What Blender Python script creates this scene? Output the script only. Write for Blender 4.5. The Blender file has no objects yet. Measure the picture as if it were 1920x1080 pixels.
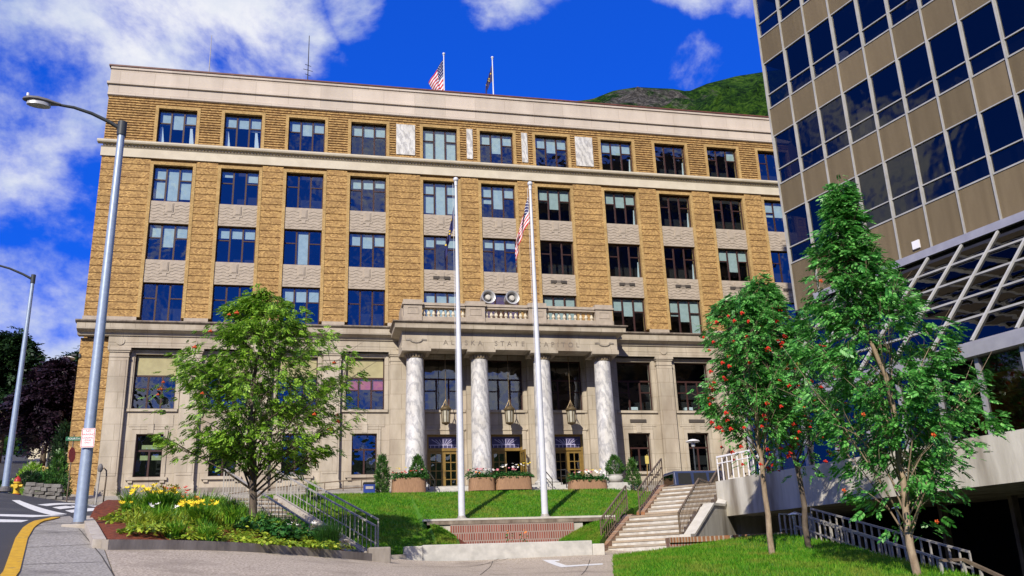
import bpy, bmesh, math, random
import numpy as np
from mathutils import Vector, Matrix, noise as mnoise
from mathutils.geometry import delaunay_2d_cdt
random.seed(7); rng = np.random.default_rng(7)
S = bpy.context.scene
COL = S.collection
R = math.radians
# ------------------------------------------------------------------ camera (z = 0 is eye level)
F, PITCH, ROLL, YAW = 1695.176, 0.312111, -0.0373448, 0.226074
def _axes():
    fw = np.array([math.sin(YAW)*math.cos(PITCH), math.cos(YAW)*math.cos(PITCH), math.sin(PITCH)])
    r = np.array([math.cos(YAW), -math.sin(YAW), 0.0]); u = np.cross(r, fw)
    c, s = math.cos(ROLL), math.sin(ROLL)
    return c*r+s*u, -s*r+c*u, fw
RT, UP, FW = _axes()
cam = bpy.data.cameras.new('camera'); cam.sensor_width = 36; cam.lens = F/1920*36
cam.clip_start = 0.1; cam.clip_end = 6000
co = bpy.data.objects.new('camera', cam); COL.objects.link(co)
co.matrix_world = Matrix(((RT[0], UP[0], -FW[0], 0), (RT[1], UP[1], -FW[1], 0), (RT[2], UP[2], -FW[2], 0), (0, 0, 0, 1)))
S.camera = co
def ray(px, py):
    d = FW + RT*(px-960)/F + UP*(540-py)/F
    return d/d[1]
def at(px, py, Y):
    d = ray(px, py)*Y
    return Vector((d[0], d[1], d[2]))
# ------------------------------------------------------------------ materials
MATS = {}
def new_mat(name):
    m = bpy.data.materials.new(name); m.use_nodes = True
    nt = m.node_tree; nt.nodes.clear()
    out = nt.nodes.new('ShaderNodeOutputMaterial')
    MATS[name] = m
    return m, nt, out
def N(nt, t, **kw):
    n = nt.nodes.new(t)
    for k, v in kw.items():
        if k.startswith('i_'):
            key = k[2:]
            key = int(key) if key.isdigit() else key.replace('_', ' ')
            n.inputs[key].default_value = v
        else: setattr(n, k, v)
    return n
def L(nt, a, ao, b, bi): nt.links.new(a.outputs[ao], b.inputs[bi])
def c4(c): return (c[0], c[1], c[2], 1)
def ramp(nt, stops):
    n = nt.nodes.new('ShaderNodeValToRGB'); e = n.color_ramp.elements
    while len(e) < len(stops): e.new(0.5)
    for i, (p, c) in enumerate(stops):
        e[i].position = p; e[i].color = c4(c) if not isinstance(c, (int, float)) else (c, c, c, 1)
    return n
def coords(nt, scale=(1, 1, 1)):
    tc = N(nt, 'ShaderNodeTexCoord'); mp = N(nt, 'ShaderNodeMapping'); mp.inputs['Scale'].default_value = scale
    L(nt, tc, 'Object', mp, 'Vector'); return mp
def mat(name, c1, c2=None, scale=4.0, rough=0.8, bump=0.15, bscale=40.0, spec=0.3, metal=0.0, detail=8, stretch=(1, 1, 1), lo=0.35, hi=0.65, c3=None, s3=1.0, lo3=.5, hi3=.7):
    m, nt, out = new_mat(name)
    p = N(nt, 'ShaderNodeBsdfPrincipled', i_Roughness=rough, i_Metallic=metal)
    p.inputs['Specular IOR Level'].default_value = spec
    if c2 is None: c2 = tuple(x*0.8 for x in c1)
    mp = coords(nt, stretch)
    n1 = N(nt, 'ShaderNodeTexNoise', i_Scale=scale, i_Detail=detail, i_Roughness=0.6); L(nt, mp, 0, n1, 'Vector')
    r = ramp(nt, [(lo, c1), (hi, c2)]); L(nt, n1, 'Fac', r, 'Fac')
    last = r
    if c3 is not None:
        n3 = N(nt, 'ShaderNodeTexNoise', i_Scale=s3, i_Detail=6); L(nt, mp, 0, n3, 'Vector')
        r3 = ramp(nt, [(lo3, 0.0), (hi3, 1.0)]); L(nt, n3, 'Fac', r3, 'Fac')
        mx = N(nt, 'ShaderNodeMixRGB'); mx.inputs[2].default_value = c4(c3)
        L(nt, r3, 'Color', mx, 0); L(nt, r, 'Color', mx, 1); last = mx
    L(nt, last, 'Color', p, 'Base Color')
    if bump:
        n2 = N(nt, 'ShaderNodeTexNoise', i_Scale=bscale, i_Detail=5); L(nt, mp, 0, n2, 'Vector')
        b = N(nt, 'ShaderNodeBump', i_Strength=bump, i_Distance=0.02); L(nt, n2, 'Fac', b, 'Height'); L(nt, b, 'Normal', p, 'Normal')
    L(nt, p, 'BSDF', out, 'Surface')
    return m
def brick_mat(name, c1, c2, mortar, bw=0.12, bh=0.072, ms=0.010, axes='xz'):
    m, nt, out = new_mat(name)
    p = N(nt, 'ShaderNodeBsdfPrincipled', i_Roughness=0.9); p.inputs['Specular IOR Level'].default_value = 0.15
    tc = N(nt, 'ShaderNodeTexCoord'); sp = N(nt, 'ShaderNodeSeparateXYZ'); cb = N(nt, 'ShaderNodeCombineXYZ')
    L(nt, tc, 'Object', sp, 0)
    ad = N(nt, 'ShaderNodeMath', operation='ADD'); L(nt, sp, 0, ad, 0); L(nt, sp, 1, ad, 1)
    L(nt, ad, 0, cb, 0); L(nt, sp, 2, cb, 1)
    br = N(nt, 'ShaderNodeTexBrick', i_Scale=1.0, i_Mortar_Size=ms, i_Bias=0.0, i_Brick_Width=bw, i_Row_Height=bh)
    br.inputs['Color1'].default_value = (0, 0, 0, 1); br.inputs['Color2'].default_value = (1, 1, 1, 1); br.inputs['Mortar'].default_value = (.5, .5, .5, 1)
    L(nt, cb, 0, br, 'Vector')
    r = ramp(nt, [(0.0, c1), (0.55, tuple((a+b)/2 for a, b in zip(c1, c2))), (1.0, c2)]); L(nt, br, 'Color', r, 'Fac')
    n1 = N(nt, 'ShaderNodeTexNoise', i_Scale=1.3, i_Detail=9, i_Roughness=.65); L(nt, tc, 'Object', n1, 'Vector')
    rr = ramp(nt, [(0.3, (.66, .63, .58)), (0.7, (1.14, 1.12, 1.08))]); L(nt, n1, 'Fac', rr, 'Fac')
    mu = N(nt, 'ShaderNodeMixRGB', blend_type='MULTIPLY'); mu.inputs[0].default_value = 1; L(nt, r, 'Color', mu, 1); L(nt, rr, 'Color', mu, 2)
    mx = N(nt, 'ShaderNodeMixRGB'); L(nt, br, 'Fac', mx, 0); L(nt, mu, 'Color', mx, 1); mx.inputs[2].default_value = c4(mortar)
    L(nt, mx, 'Color', p, 'Base Color')
    n2 = N(nt, 'ShaderNodeTexNoise', i_Scale=45, i_Detail=4); L(nt, tc, 'Object', n2, 'Vector')
    iv = N(nt, 'ShaderNodeMath', operation='SUBTRACT'); L(nt, n2, 'Fac', iv, 0); L(nt, br, 'Fac', iv, 1)
    b = N(nt, 'ShaderNodeBump', i_Strength=0.35, i_Distance=0.012); L(nt, iv, 0, b, 'Height'); L(nt, b, 'Normal', p, 'Normal')
    L(nt, p, 'BSDF', out, 'Surface'); return m
def glass_mat(name, tint, ior, wave=0.02, refl=(1, 1, 1), rough=0.0):
    m, nt, out = new_mat(name)
    t = N(nt, 'ShaderNodeBsdfTransparent'); t.inputs[0].default_value = c4(tint)
    g = N(nt, 'ShaderNodeBsdfGlossy', i_Roughness=rough); g.inputs[0].default_value = c4(refl); ge = N(nt, 'ShaderNodeNewGeometry')
    f = N(nt, 'ShaderNodeFresnel', i_IOR=ior)
    iv = N(nt, 'ShaderNodeMapRange'); iv.inputs['To Min'].default_value = ior; iv.inputs['To Max'].default_value = 1/ior
    L(nt, ge, 'Backfacing', iv, 'Value'); L(nt, iv, 0, f, 'IOR')
    n = N(nt, 'ShaderNodeTexNoise', i_Scale=0.9, i_Detail=2); L(nt, ge, 'Position', n, 'Vector')
    b = N(nt, 'ShaderNodeBump', i_Strength=wave, i_Distance=1.0); L(nt, n, 'Fac', b, 'Height'); L(nt, b, 'Normal', g, 'Normal'); L(nt, b, 'Normal', f, 'Normal')
    mx = N(nt, 'ShaderNodeMixShader'); L(nt, f, 0, mx, 0); L(nt, t, 0, mx, 1); L(nt, g, 0, mx, 2)
    L(nt, mx, 0, out, 'Surface'); return m
def leaf_mat(name, stops, trans=0.35, rough=0.45, spec=.4):
    m, nt, out = new_mat(name)
    ge = N(nt, 'ShaderNodeNewGeometry'); r = ramp(nt, stops); L(nt, ge, 'Random Per Island', r, 'Fac')
    p = N(nt, 'ShaderNodeBsdfPrincipled', i_Roughness=rough); p.inputs['Specular IOR Level'].default_value = spec
    t = N(nt, 'ShaderNodeBsdfTranslucent'); L(nt, r, 'Color', p, 'Base Color'); L(nt, r, 'Color', t, 'Color')
    mx = N(nt, 'ShaderNodeMixShader'); mx.inputs[0].default_value = trans
    L(nt, p, 0, mx, 1); L(nt, t, 0, mx, 2); L(nt, mx, 0, out, 'Surface'); return m

mat('stone', (.48, .42, .335), (.36, .31, .24), scale=1.6, bump=.25, bscale=30, c3=(.25, .19, .14), s3=.6, lo3=.50, hi3=.80, stretch=(1, 1, .35))
mat('stone_weathered', (.30, .265, .225), (.17, .145, .12), scale=2.5, bump=.3, bscale=30, stretch=(1, 1, .3))
mat('stone_ledge', (.28, .235, .185), (.13, .10, .075), scale=3, bump=.3, bscale=30, stretch=(1, 1, .4))
mat('stone_carved', (.44, .37, .295), (.34, .285, .225), scale=3, bump=.2, bscale=40)
mat('parapet_stone', (.56, .485, .405), (.48, .41, .34), scale=.8, bump=.15, bscale=60, stretch=(1, 1, .3))
mat('cream_trim', (.60, .535, .415), (.51, .45, .345), scale=1.2, bump=.12, bscale=50)
mat('coping_metal', (.16, .06, .04), (.10, .04, .03), rough=.5, bump=.05)
brick_mat('tan_brick', (.23, .12, .047), (.63, .405, .155), (.36, .235, .105))
brick_mat('trim_brick', (.40, .26, .105), (.60, .42, .19), (.36, .24, .10), bw=.10, bh=.072)
def marble_mat(name, base, pale, vein):
    m, nt, out = new_mat(name); p = N(nt, 'ShaderNodeBsdfPrincipled', i_Roughness=.42); p.inputs['Specular IOR Level'].default_value = .4
    mp = coords(nt, (1, 1, .55)); w = N(nt, 'ShaderNodeTexWave', i_Scale=1.15, i_Distortion=14, i_Detail=9); w.inputs['Detail Scale'].default_value = 1.4; w.inputs['Detail Roughness'].default_value = .66; w.bands_direction = 'DIAGONAL'
    L(nt, mp, 0, w, 'Vector'); r = ramp(nt, [(.0, vein), (.16, tuple((a+b)/2 for a, b in zip(vein, base))), (.42, base), (.9, pale)]); L(nt, w, 'Fac', r, 'Fac')
    n = N(nt, 'ShaderNodeTexNoise', i_Scale=1.1, i_Detail=8, i_Roughness=.65); L(nt, mp, 0, n, 'Vector'); r2 = ramp(nt, [(.35, (.74, .72, .68)), (.62, (1, 1, 1))]); L(nt, n, 'Fac', r2, 'Fac')
    mu = N(nt, 'ShaderNodeMixRGB', blend_type='MULTIPLY'); mu.inputs[0].default_value = 1; L(nt, r, 'Color', mu, 1); L(nt, r2, 'Color', mu, 2); L(nt, mu, 0, p, 'Base Color'); L(nt, p, 0, out, 0); return m
marble_mat('marble', (.58, .565, .55), (.66, .645, .62), (.42, .415, .42))
marble_mat('marble_panel', (.60, .59, .56), (.68, .665, .63), (.42, .41, .40))
mat('capital_stone', (.34, .27, .18), (.22, .17, .11), scale=6, bump=.3)
mat('window_frame', (.055, .022, .018), (.035, .014, .012), rough=.5, bump=.05)
mat('blind_cloth', (.52, .60, .58), (.42, .50, .49), scale=3, rough=.9, bump=.05)
mat('blind_olive', (.40, .36, .20), (.34, .30, .17), scale=3, rough=.9, bump=.05)
mat('blind_pink', (.55, .12, .15), (.45, .10, .13), scale=3, rough=.9, bump=.05)
mat('blind_green', (.42, .46, .22), (.30, .34, .16), scale=3, rough=.9, bump=.05)
mat('curtain', (.75, .80, .82), (.62, .68, .70), scale=8, rough=.9, bump=.1, stretch=(6, 1, .3))
mat('dark_interior', (.018, .018, .020), (.012, .012, .014), bump=0)  # near-black colour stands in for the shade of unlit rooms and garage
mat('window_sill', (.16, .145, .12), (.10, .09, .075), bump=.1)
glass_mat('capitol_glass', (.80, .88, .90), 2.25, wave=.030)
glass_mat('tower_glass', (.22, .22, .24), 1.58, wave=.02)
glass_mat('lobby_glass', (.45, .45, .45), 1.7, wave=.006)
glass_mat('atrium_glass', (.05, .05, .055), 1.36, wave=.004)
mat('bronze_door', (.30, .19, .05), (.22, .14, .04), rough=.4, bump=.05, metal=.3)
mat('brass', (.24, .18, .10), (.15, .11, .06), rough=.45, metal=.6, bump=.05)
mat('iron', (.03, .027, .025), (.02, .018, .017), rough=.5, bump=.05)
mat('lantern_glass', (.46, .43, .34), (.36, .34, .28), rough=.3, bump=0)
mat('violet_grille', (.075, .07, .16), (.06, .055, .12), rough=.5, bump=0)
mat('pale_grille', (.50, .47, .66), (.42, .40, .58), rough=.5, bump=0)
mat('vent_metal', (.12, .10, .085), (.08, .07, .06), rough=.6, bump=0)
mat('letter_dark', (.23, .195, .16), (.18, .15, .125), rough=.8, bump=0)
mat('brown_panel', (.205, .158, .092), (.130, .098, .057), scale=90, detail=3, bump=.5, bscale=120, rough=.9)
nt = MATS['brown_panel'].node_tree; pb_ = [n for n in nt.nodes if n.type == 'BSDF_PRINCIPLED'][0]; src = pb_.inputs['Base Color'].links[0].from_node
oi = N(nt, 'ShaderNodeObjectInfo'); orr = ramp(nt, [(0, (.86, .86, .85)), (1, (1.10, 1.09, 1.08))]); L(nt, oi, 'Random', orr, 'Fac')
mp = coords(nt, (2.2, 2.2, .25)); sn = N(nt, 'ShaderNodeTexNoise', i_Scale=1.4, i_Detail=6); L(nt, mp, 0, sn, 'Vector'); sr = ramp(nt, [(.35, (.86, .85, .84)), (.6, (1.04, 1.04, 1.04))]); L(nt, sn, 'Fac', sr, 'Fac')
m1 = N(nt, 'ShaderNodeMixRGB', blend_type='MULTIPLY'); m1.inputs[0].default_value = 1; L(nt, src, 0, m1, 1); L(nt, orr, 0, m1, 2)
m2 = N(nt, 'ShaderNodeMixRGB', blend_type='MULTIPLY'); m2.inputs[0].default_value = 1; L(nt, m1, 0, m2, 1); L(nt, sr, 0, m2, 2); L(nt, m2, 0, pb_, 'Base Color')
mat('mullion_metal', (.46, .445, .41), (.36, .35, .32), scale=2, rough=.45, bump=.03, metal=.1)
mat('rafter_white', (.44, .43, .41), (.36, .355, .34), scale=2, rough=.45, bump=.03)
mat('flashing_metal', (.42, .41, .42), (.34, .33, .35), scale=2, rough=.4, bump=.03, metal=.3)
mat('orange_board', (.42, .13, .025), (.10, .03, .012), scale=1.1, bump=0, lo=.45, hi=.55, stretch=(1, 1, 2))  # orange colour stands in for the warm-lit look of the interior
mat('concrete', (.55, .52, .45), (.40, .37, .31), scale=2.0, bump=.25, bscale=25, stretch=(1.2, 1.2, .22), c3=(.20, .17, .13), s3=1.1, lo3=.50, hi3=.72)
mat('concrete_pale', (.56, .53, .47), (.46, .43, .38), scale=3, bump=.2, bscale=40)
mat('concrete_step', (.50, .45, .38), (.36, .31, .25), scale=5, bump=.25, bscale=40)
brick_mat('red_brick', (.20, .055, .04), (.34, .12, .09), (.30, .235, .20), bw=.085, bh=.27, ms=.020)
brick_mat('paver_brick', (.20, .085, .045), (.34, .17, .09), (.30, .25, .20), bw=.085, bh=.30, ms=.015)
mat('white_stone', (.52, .50, .46), (.40, .385, .355), scale=4, bump=.2, bscale=40)
mat('pole_white', (.62, .63, .66), (.56, .57, .60), scale=6, rough=.4, bump=.02, spec=.5)
mat('pole_blue_grey', (.33, .40, .50), (.27, .33, .42), scale=8, rough=.42, bump=.03, metal=.25, spec=.5)
mat('lamp_dark', (.05, .055, .06), (.035, .04, .045), rough=.5, bump=.02)
mat('galvanised', (.40, .375, .335), (.30, .28, .25), scale=8, rough=.5, bump=.05, metal=.05)
mat('bronze_rail', (.20, .15, .10), (.14, .10, .07), scale=8, rough=.5, bump=.05, metal=.3)
mat('sidewalk', (.42, .385, .335), (.23, .21, .18), scale=24, detail=3, bump=.5, bscale=150, lo=.4, hi=.6, c3=(.15, .135, .115), s3=.9, lo3=.54, hi3=.80)
mat('plaza_aggregate', (.55, .465, .365), (.27, .215, .16), scale=26, detail=3, bump=.5, bscale=160, lo=.42, hi=.6, c3=(.24, .195, .15), s3=.8, lo3=.52, hi3=.80)
mat('asphalt', (.060, .060, .064), (.042, .042, .045), scale=60, bump=.5, bscale=120, c3=(.09, .088, .085), s3=.5, lo3=.55, hi3=.8)
mat('road_paint', (.74, .73, .70), (.58, .57, .54), scale=14, bump=.1)
mat('yellow_paint', (.62, .36, .02), (.48, .26, .015), scale=9, bump=.3, bscale=30, c3=(.22, .16, .07), s3=6, lo3=.60, hi3=.72)
mat('crack_dark', (.07, .06, .05), (.05, .045, .04), bump=0)
mat('earth', (.10, .09, .05), (.06, .07, .03), scale=2, bump=.3)
mat('lawn_soil', (.045, .150, .010), (.085, .195, .014), scale=1.2, bump=.9, bscale=55, c3=(.20, .20, .035), s3=.9, lo3=.56, hi3=.80)
mat('mulch', (.26, .062, .022), (.06, .016, .008), scale=13, bump=1.0, bscale=40)
mat('wood_stave', (.34, .20, .11), (.22, .125, .07), scale=6, bump=.3, stretch=(9, 9, .6))
mat('bark_grey', (.15, .115, .085), (.07, .052, .038), scale=9, bump=.8, bscale=25, stretch=(1, 1, .4))
mat('bark_pale', (.34, .26, .18), (.20, .14, .09), scale=8, bump=.6, bscale=25, stretch=(1, 1, .5))
mat('berry_red', (.62, .035, .012), (.45, .02, .01), rough=.35, bump=0)
mat('berry_orange', (.62, .11, .02), (.48, .07, .015), rough=.35, bump=0)
mat('fl_yellow', (.75, .58, .03), (.70, .48, .02), bump=0)
mat('fl_red', (.55, .03, .02), (.40, .02, .02), bump=0)
mat('fl_orange', (.70, .25, .04), (.62, .18, .03), bump=0)
mat('fl_white', (.78, .76, .70), (.70, .66, .60), bump=0)
mat('fl_pink', (.66, .22, .24), (.55, .16, .2), bump=0)
mat('hydrant_yellow', (.62, .42, .03), (.52, .34, .02), rough=.4, bump=.03)
mat('hydrant_red', (.42, .03, .02), (.32, .02, .02), rough=.4, bump=.03)
mat('mail_blue', (.02, .05, .24), (.018, .04, .19), rough=.35, bump=.02, spec=.5)
mat('jeep_blue', (.035, .05, .115), (.03, .042, .10), rough=.25, bump=0, spec=.6)
mat('rubber', (.02, .02, .02), (.015, .015, .015), bump=.1)
glass_mat('car_glass', (.10, .11, .12), 1.9, wave=0)
mat('chrome', (.6, .6, .62), rough=.25, metal=.8, bump=0)
mat('lamp_orange', (.75, .22, .02), rough=.3, bump=0)
mat('sign_white', (.80, .78, .78), (.74, .72, .72), rough=.5, bump=0)
mat('sign_red', (.60, .05, .06), rough=.5, bump=0)
mat('sign_green', (.012, .13, .055), rough=.45, bump=0)
mat('sign_yellow', (.62, .50, .14), rough=.5, bump=0)
mat('sign_grey', (.16, .15, .15), (.12, .115, .115), rough=.5, bump=.02)
mat('flag_red', (.56, .03, .04), rough=.8, bump=0)
mat('flag_white', (.80, .79, .80), rough=.8, bump=0)
mat('flag_navy', (.030, .032, .13), rough=.8, bump=0)
mat('star_gold', (.80, .55, .05), rough=.8, bump=0)
mat('field_stone', (.22, .21, .19), (.11, .10, .09), scale=3, bump=.5, bscale=20)
mat('house_wall', (.60, .55, .42), (.52, .47, .36), bump=.1)
mat('house_roof', (.22, .20, .18), (.16, .15, .14), bump=.3)
mat('yellow_rail', (.55, .42, .14), bump=.05)
mat('roof_gravel', (.22, .21, .20), (.16, .15, .15), scale=40, bump=.3)
mat('siren_grey', (.50, .50, .50), (.40, .40, .40), rough=.4, bump=.02, metal=.2)
leaf_mat('leaf_rowan', [(0, (.022, .12, .018)), (.5, (.070, .31, .042)), (1, (.26, .60, .15))], trans=.28, rough=.40, spec=.5)
leaf_mat('leaf_rowan_light', [(0, (.06, .17, .010)), (.5, (.18, .36, .022)), (1, (.40, .60, .08))], trans=.30)
leaf_mat('leaf_purple', [(0, (.010, .006, .012)), (.6, (.022, .012, .022)), (1, (.05, .022, .04))], trans=.15)
leaf_mat('leaf_dark', [(0, (.006, .022, .008)), (.6, (.014, .042, .012)), (1, (.03, .07, .018))], trans=.2)
leaf_mat('leaf_conifer', [(0, (.018, .07, .012)), (.6, (.045, .13, .018)), (1, (.10, .22, .03))], trans=.2)
leaf_mat('leaf_lily', [(0, (.04, .16, .010)), (.5, (.13, .34, .02)), (1, (.34, .54, .05))], trans=.35)
leaf_mat('leaf_hosta', [(0, (.14, .26, .02)), (.5, (.30, .42, .03)), (1, (.50, .55, .06))], trans=.3)
leaf_mat('leaf_deep', [(0, (.014, .06, .010)), (.6, (.03, .12, .016)), (1, (.08, .20, .03))], trans=.3)
leaf_mat('leaf_mid', [(0, (.02, .09, .012)), (.5, (.04, .16, .03)), (1, (.09, .26, .06))], trans=.3)
leaf_mat('grass_blade', [(0, (.042, .18, .008)), (.6, (.095, .29, .012)), (1, (.23, .38, .03))], trans=.35, rough=.6, spec=.15)
nt = MATS['grass_blade'].node_tree; rmp = [n for n in nt.nodes if n.type == 'VALTORGB'][0]
mp = coords(nt); gn = N(nt, 'ShaderNodeTexNoise', i_Scale=.85, i_Detail=5, i_Roughness=.65); L(nt, mp, 0, gn, 'Vector'); gr = ramp(nt, [(.47, 0.0), (.70, .85)]); L(nt, gn, 'Fac', gr, 'Fac')
gm_ = N(nt, 'ShaderNodeMixRGB'); gm_.inputs[2].default_value = (.30, .29, .05, 1); L(nt, gr, 'Color', gm_, 0); L(nt, rmp, 'Color', gm_, 1)
for n_ in [n for n in nt.nodes if n.type in ('BSDF_PRINCIPLED', 'BSDF_TRANSLUCENT')]: L(nt, gm_, 0, n_, 0)
# ------------------------------------------------------------------ mesh builder and object helpers
class MB:
    def __init__(s): s.v = []; s.f = []; s.m = []
    def add(s, vs, fs, m=0):
        o = len(s.v); s.v += [tuple(map(float, p)) for p in vs]
        s.f += [tuple(i+o for i in f) for f in fs]; s.m += [m]*len(fs)
    def quad(s, a, b, c, d, m=0): s.add([a, b, c, d], [(0, 1, 2, 3)], m)
    def hexa(s, p, m=0): s.add(p, [(3, 2, 1, 0), (4, 5, 6, 7), (0, 1, 5, 4), (1, 2, 6, 5), (2, 3, 7, 6), (3, 0, 4, 7)], m)
    def box(s, x0, x1, y0, y1, z0, z1, m=0):
        s.hexa([(x0, y0, z0), (x1, y0, z0), (x1, y1, z0), (x0, y1, z0), (x0, y0, z1), (x1, y0, z1), (x1, y1, z1), (x0, y1, z1)], m)
    def bar(s, p, q, w, h=None, up=(0, 0, 1), m=0):
        p, q = Vector(p), Vector(q); h = w if h is None else h
        d = (q-p).normalized(); sd = d.cross(Vector(up))
        if sd.length < 1e-4: sd = d.cross(Vector((1, 0, 0)))
        sd.normalize(); u = sd.cross(d)
        a, b = sd*w/2, u*h/2
        s.hexa([p-a-b, p+a-b, p+a+b, p-a+b, q-a-b, q+a-b, q+a+b, q-a+b], m)
    def tube(s, pts, r, n=8, m=0):
        pts = [Vector(p) for p in pts]; k = len(pts)
        rs = r if isinstance(r, (list, tuple)) else [r]*k
        vs = []; ref = None
        for i, p in enumerate(pts):
            d = (pts[min(i+1, k-1)]-pts[max(i-1, 0)]).normalized()
            if ref is None: ref = d.cross(Vector((0, 1, 0))) if abs(d.y) < .9 else d.cross(Vector((1, 0, 0)))
            ref = (ref-d*ref.dot(d)).normalized(); o = d.cross(ref)
            for j in range(n):
                a = 2*math.pi*j/n; vs.append(p+(ref*math.cos(a)+o*math.sin(a))*rs[i])
        fs = [(i*n+j, i*n+(j+1) % n, (i+1)*n+(j+1) % n, (i+1)*n+j) for i in range(k-1) for j in range(n)]
        fs += [tuple(range(n-1, -1, -1)), tuple((k-1)*n+j for j in range(n))]
        s.add(vs, fs, m)
    def lathe(s, cx, cy, prof, n=24, m=0):
        vs = [(cx+r*math.cos(2*math.pi*j/n), cy+r*math.sin(2*math.pi*j/n), z) for r, z in prof for j in range(n)]
        k = len(prof)
        fs = [(i*n+j, i*n+(j+1) % n, (i+1)*n+(j+1) % n, (i+1)*n+j) for i in range(k-1) for j in range(n)]
        fs += [tuple(range(n-1, -1, -1)), tuple((k-1)*n+j for j in range(n))]
        s.add(vs, fs, m)
    def lattice(s, xs, zs, solid, y0, y1, T=None, m=0):
        # one connected slab cut into cells: only the cells for which solid(i, j) holds are filled
        T = T or (lambda x, y, z: (x, y, z)); ix = {}; vs = []; fs = []
        def V(i, j, k):
            key = (i, j, k)
            if key not in ix: ix[key] = len(vs); vs.append(T(xs[i], (y0, y1)[k], zs[j]))
            return ix[key]
        nx, nz = len(xs)-1, len(zs)-1; ok = lambda i, j: 0 <= i < nx and 0 <= j < nz and solid(i, j)
        for i in range(nx):
            for j in range(nz):
                if not ok(i, j): continue
                for k in (0, 1): fs.append((V(i, j, k), V(i+1, j, k), V(i+1, j+1, k), V(i, j+1, k)))
                if not ok(i-1, j): fs.append((V(i, j, 0), V(i, j+1, 0), V(i, j+1, 1), V(i, j, 1)))
                if not ok(i+1, j): fs.append((V(i+1, j, 0), V(i+1, j+1, 0), V(i+1, j+1, 1), V(i+1, j, 1)))
                if not ok(i, j-1): fs.append((V(i, j, 0), V(i+1, j, 0), V(i+1, j, 1), V(i, j, 1)))
                if not ok(i, j+1): fs.append((V(i, j+1, 0), V(i+1, j+1, 0), V(i+1, j+1, 1), V(i, j+1, 1)))
        s.add(vs, fs, m)
    def prism_x(s, prof, x0, x1, m=0):
        n = len(prof); vs = [(x0, y, z) for y, z in prof]+[(x1, y, z) for y, z in prof]
        s.add(vs, [(i, (i+1) % n, n+(i+1) % n, n+i) for i in range(n)]+[tuple(range(n-1, -1, -1)), tuple(range(n, 2*n))], m)
    def prism_z(s, poly, z0, z1, m=0):
        n = len(poly); vs = [(x, y, z0) for x, y in poly]+[(x, y, z1) for x, y in poly]
        s.add(vs, [(i, (i+1) % n, n+(i+1) % n, n+i) for i in range(n)]+[tuple(range(n-1, -1, -1)), tuple(range(n, 2*n))], m)
    def ball(s, c, r, m=0, sub=1, sc=(1, 1, 1)):
        bm = bmesh.new(); bmesh.ops.create_icosphere(bm, subdivisions=sub, radius=r)
        vs = [(c[0]+v.co.x*sc[0], c[1]+v.co.y*sc[1], c[2]+v.co.z*sc[2]) for v in bm.verts]
        bm.verts.index_update(); s.add(vs, [tuple(v.index for v in f.verts) for f in bm.faces], m); bm.free()
    def mesh(s, name, mats, smooth=False):
        me = bpy.data.meshes.new(name); me.from_pydata(s.v, [], s.f)
        for mm in ([mats] if isinstance(mats, str) else mats): me.materials.append(MATS[mm])
        me.polygons.foreach_set('material_index', s.m)
        bm = bmesh.new(); bm.from_mesh(me); bmesh.ops.recalc_face_normals(bm, faces=bm.faces); bm.to_mesh(me); bm.free()
        if smooth:
            me.polygons.foreach_set('use_smooth', [True]*len(me.polygons))
            if smooth != 'all': me.set_sharp_from_angle(angle=R(40))
        me.update(); return me
    def build(s, name, mats, parent=None, smooth=False, bevel=0):
        o = link(name, s.mesh(name, mats, smooth), parent)
        if bevel:
            b = o.modifiers.new('bevel', 'BEVEL'); b.width = bevel; b.segments = 2; b.limit_method = 'ANGLE'
        return o
def link(name, me, parent=None, loc=None):
    o = bpy.data.objects.new(name, me); COL.objects.link(o)
    if loc is not None: o.location = loc
    if parent is not None: adopt(o, parent)
    return o
def wloc(o):
    p = Vector(o.location)
    return p
def adopt(o, parent):
    # keeps coordinates in the world: every ancestor is translated or turned only through its own matrix
    m = Matrix.Identity(4); q = parent; chain = []
    while q is not None: chain.append(q); q = q.parent
    for q in reversed(chain): m = m @ q.matrix_parent_inverse @ q.matrix_basis
    o.parent = parent; o.matrix_parent_inverse = m.inverted()
def tag(o, label, cat, group=None):
    o['label'] = label; o['category'] = cat
    if group: o['group'] = group
    return o
def thing(name, label, cat, loc, group=None):
    o = bpy.data.objects.new(name, None); COL.objects.link(o); o.location = loc; o.empty_display_size = .2
    return tag(o, label, cat, group)
def struct(o, kind='structure'): o['kind'] = kind; return o
def copy_tree(src, delta, parent=None, label=None, rot=None):
    c = src.copy(); COL.objects.link(c)
    if parent is None:
        c.location = Vector(src.location)+Vector(delta)
        if label: c['label'] = label
    else:
        c.parent = parent; c.matrix_parent_inverse = src.matrix_parent_inverse.copy()
    for ch in [x for x in bpy.data.objects if x.parent is src]: copy_tree(ch, delta, c)
    return c
def fast_mesh(name, verts, nper, mats, mi=None):
    # verts (n, nper, 3): n separate polygons of nper corners
    n = len(verts); me = bpy.data.meshes.new(name)
    me.vertices.add(n*nper); me.vertices.foreach_set('co', np.asarray(verts, np.float32).reshape(-1))
    me.loops.add(n*nper); me.loops.foreach_set('vertex_index', np.arange(n*nper, dtype=np.int32))
    me.polygons.add(n); me.polygons.foreach_set('loop_start', np.arange(0, n*nper, nper, dtype=np.int32))
    for mm in ([mats] if isinstance(mats, str) else mats): me.materials.append(MATS[mm])
    if mi is not None: me.polygons.foreach_set('material_index', np.asarray(mi, np.int32))
    me.update(calc_edges=True); me.validate(); return me
def text_mesh(body, size, depth=.004):
    cu = bpy.data.curves.new('text', 'FONT'); cu.body = body; cu.size = size; cu.extrude = depth; cu.align_x = 'CENTER'; cu.align_y = 'CENTER'; cu.space_character = 1.0; cu.space_line = .85
    return cu
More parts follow.
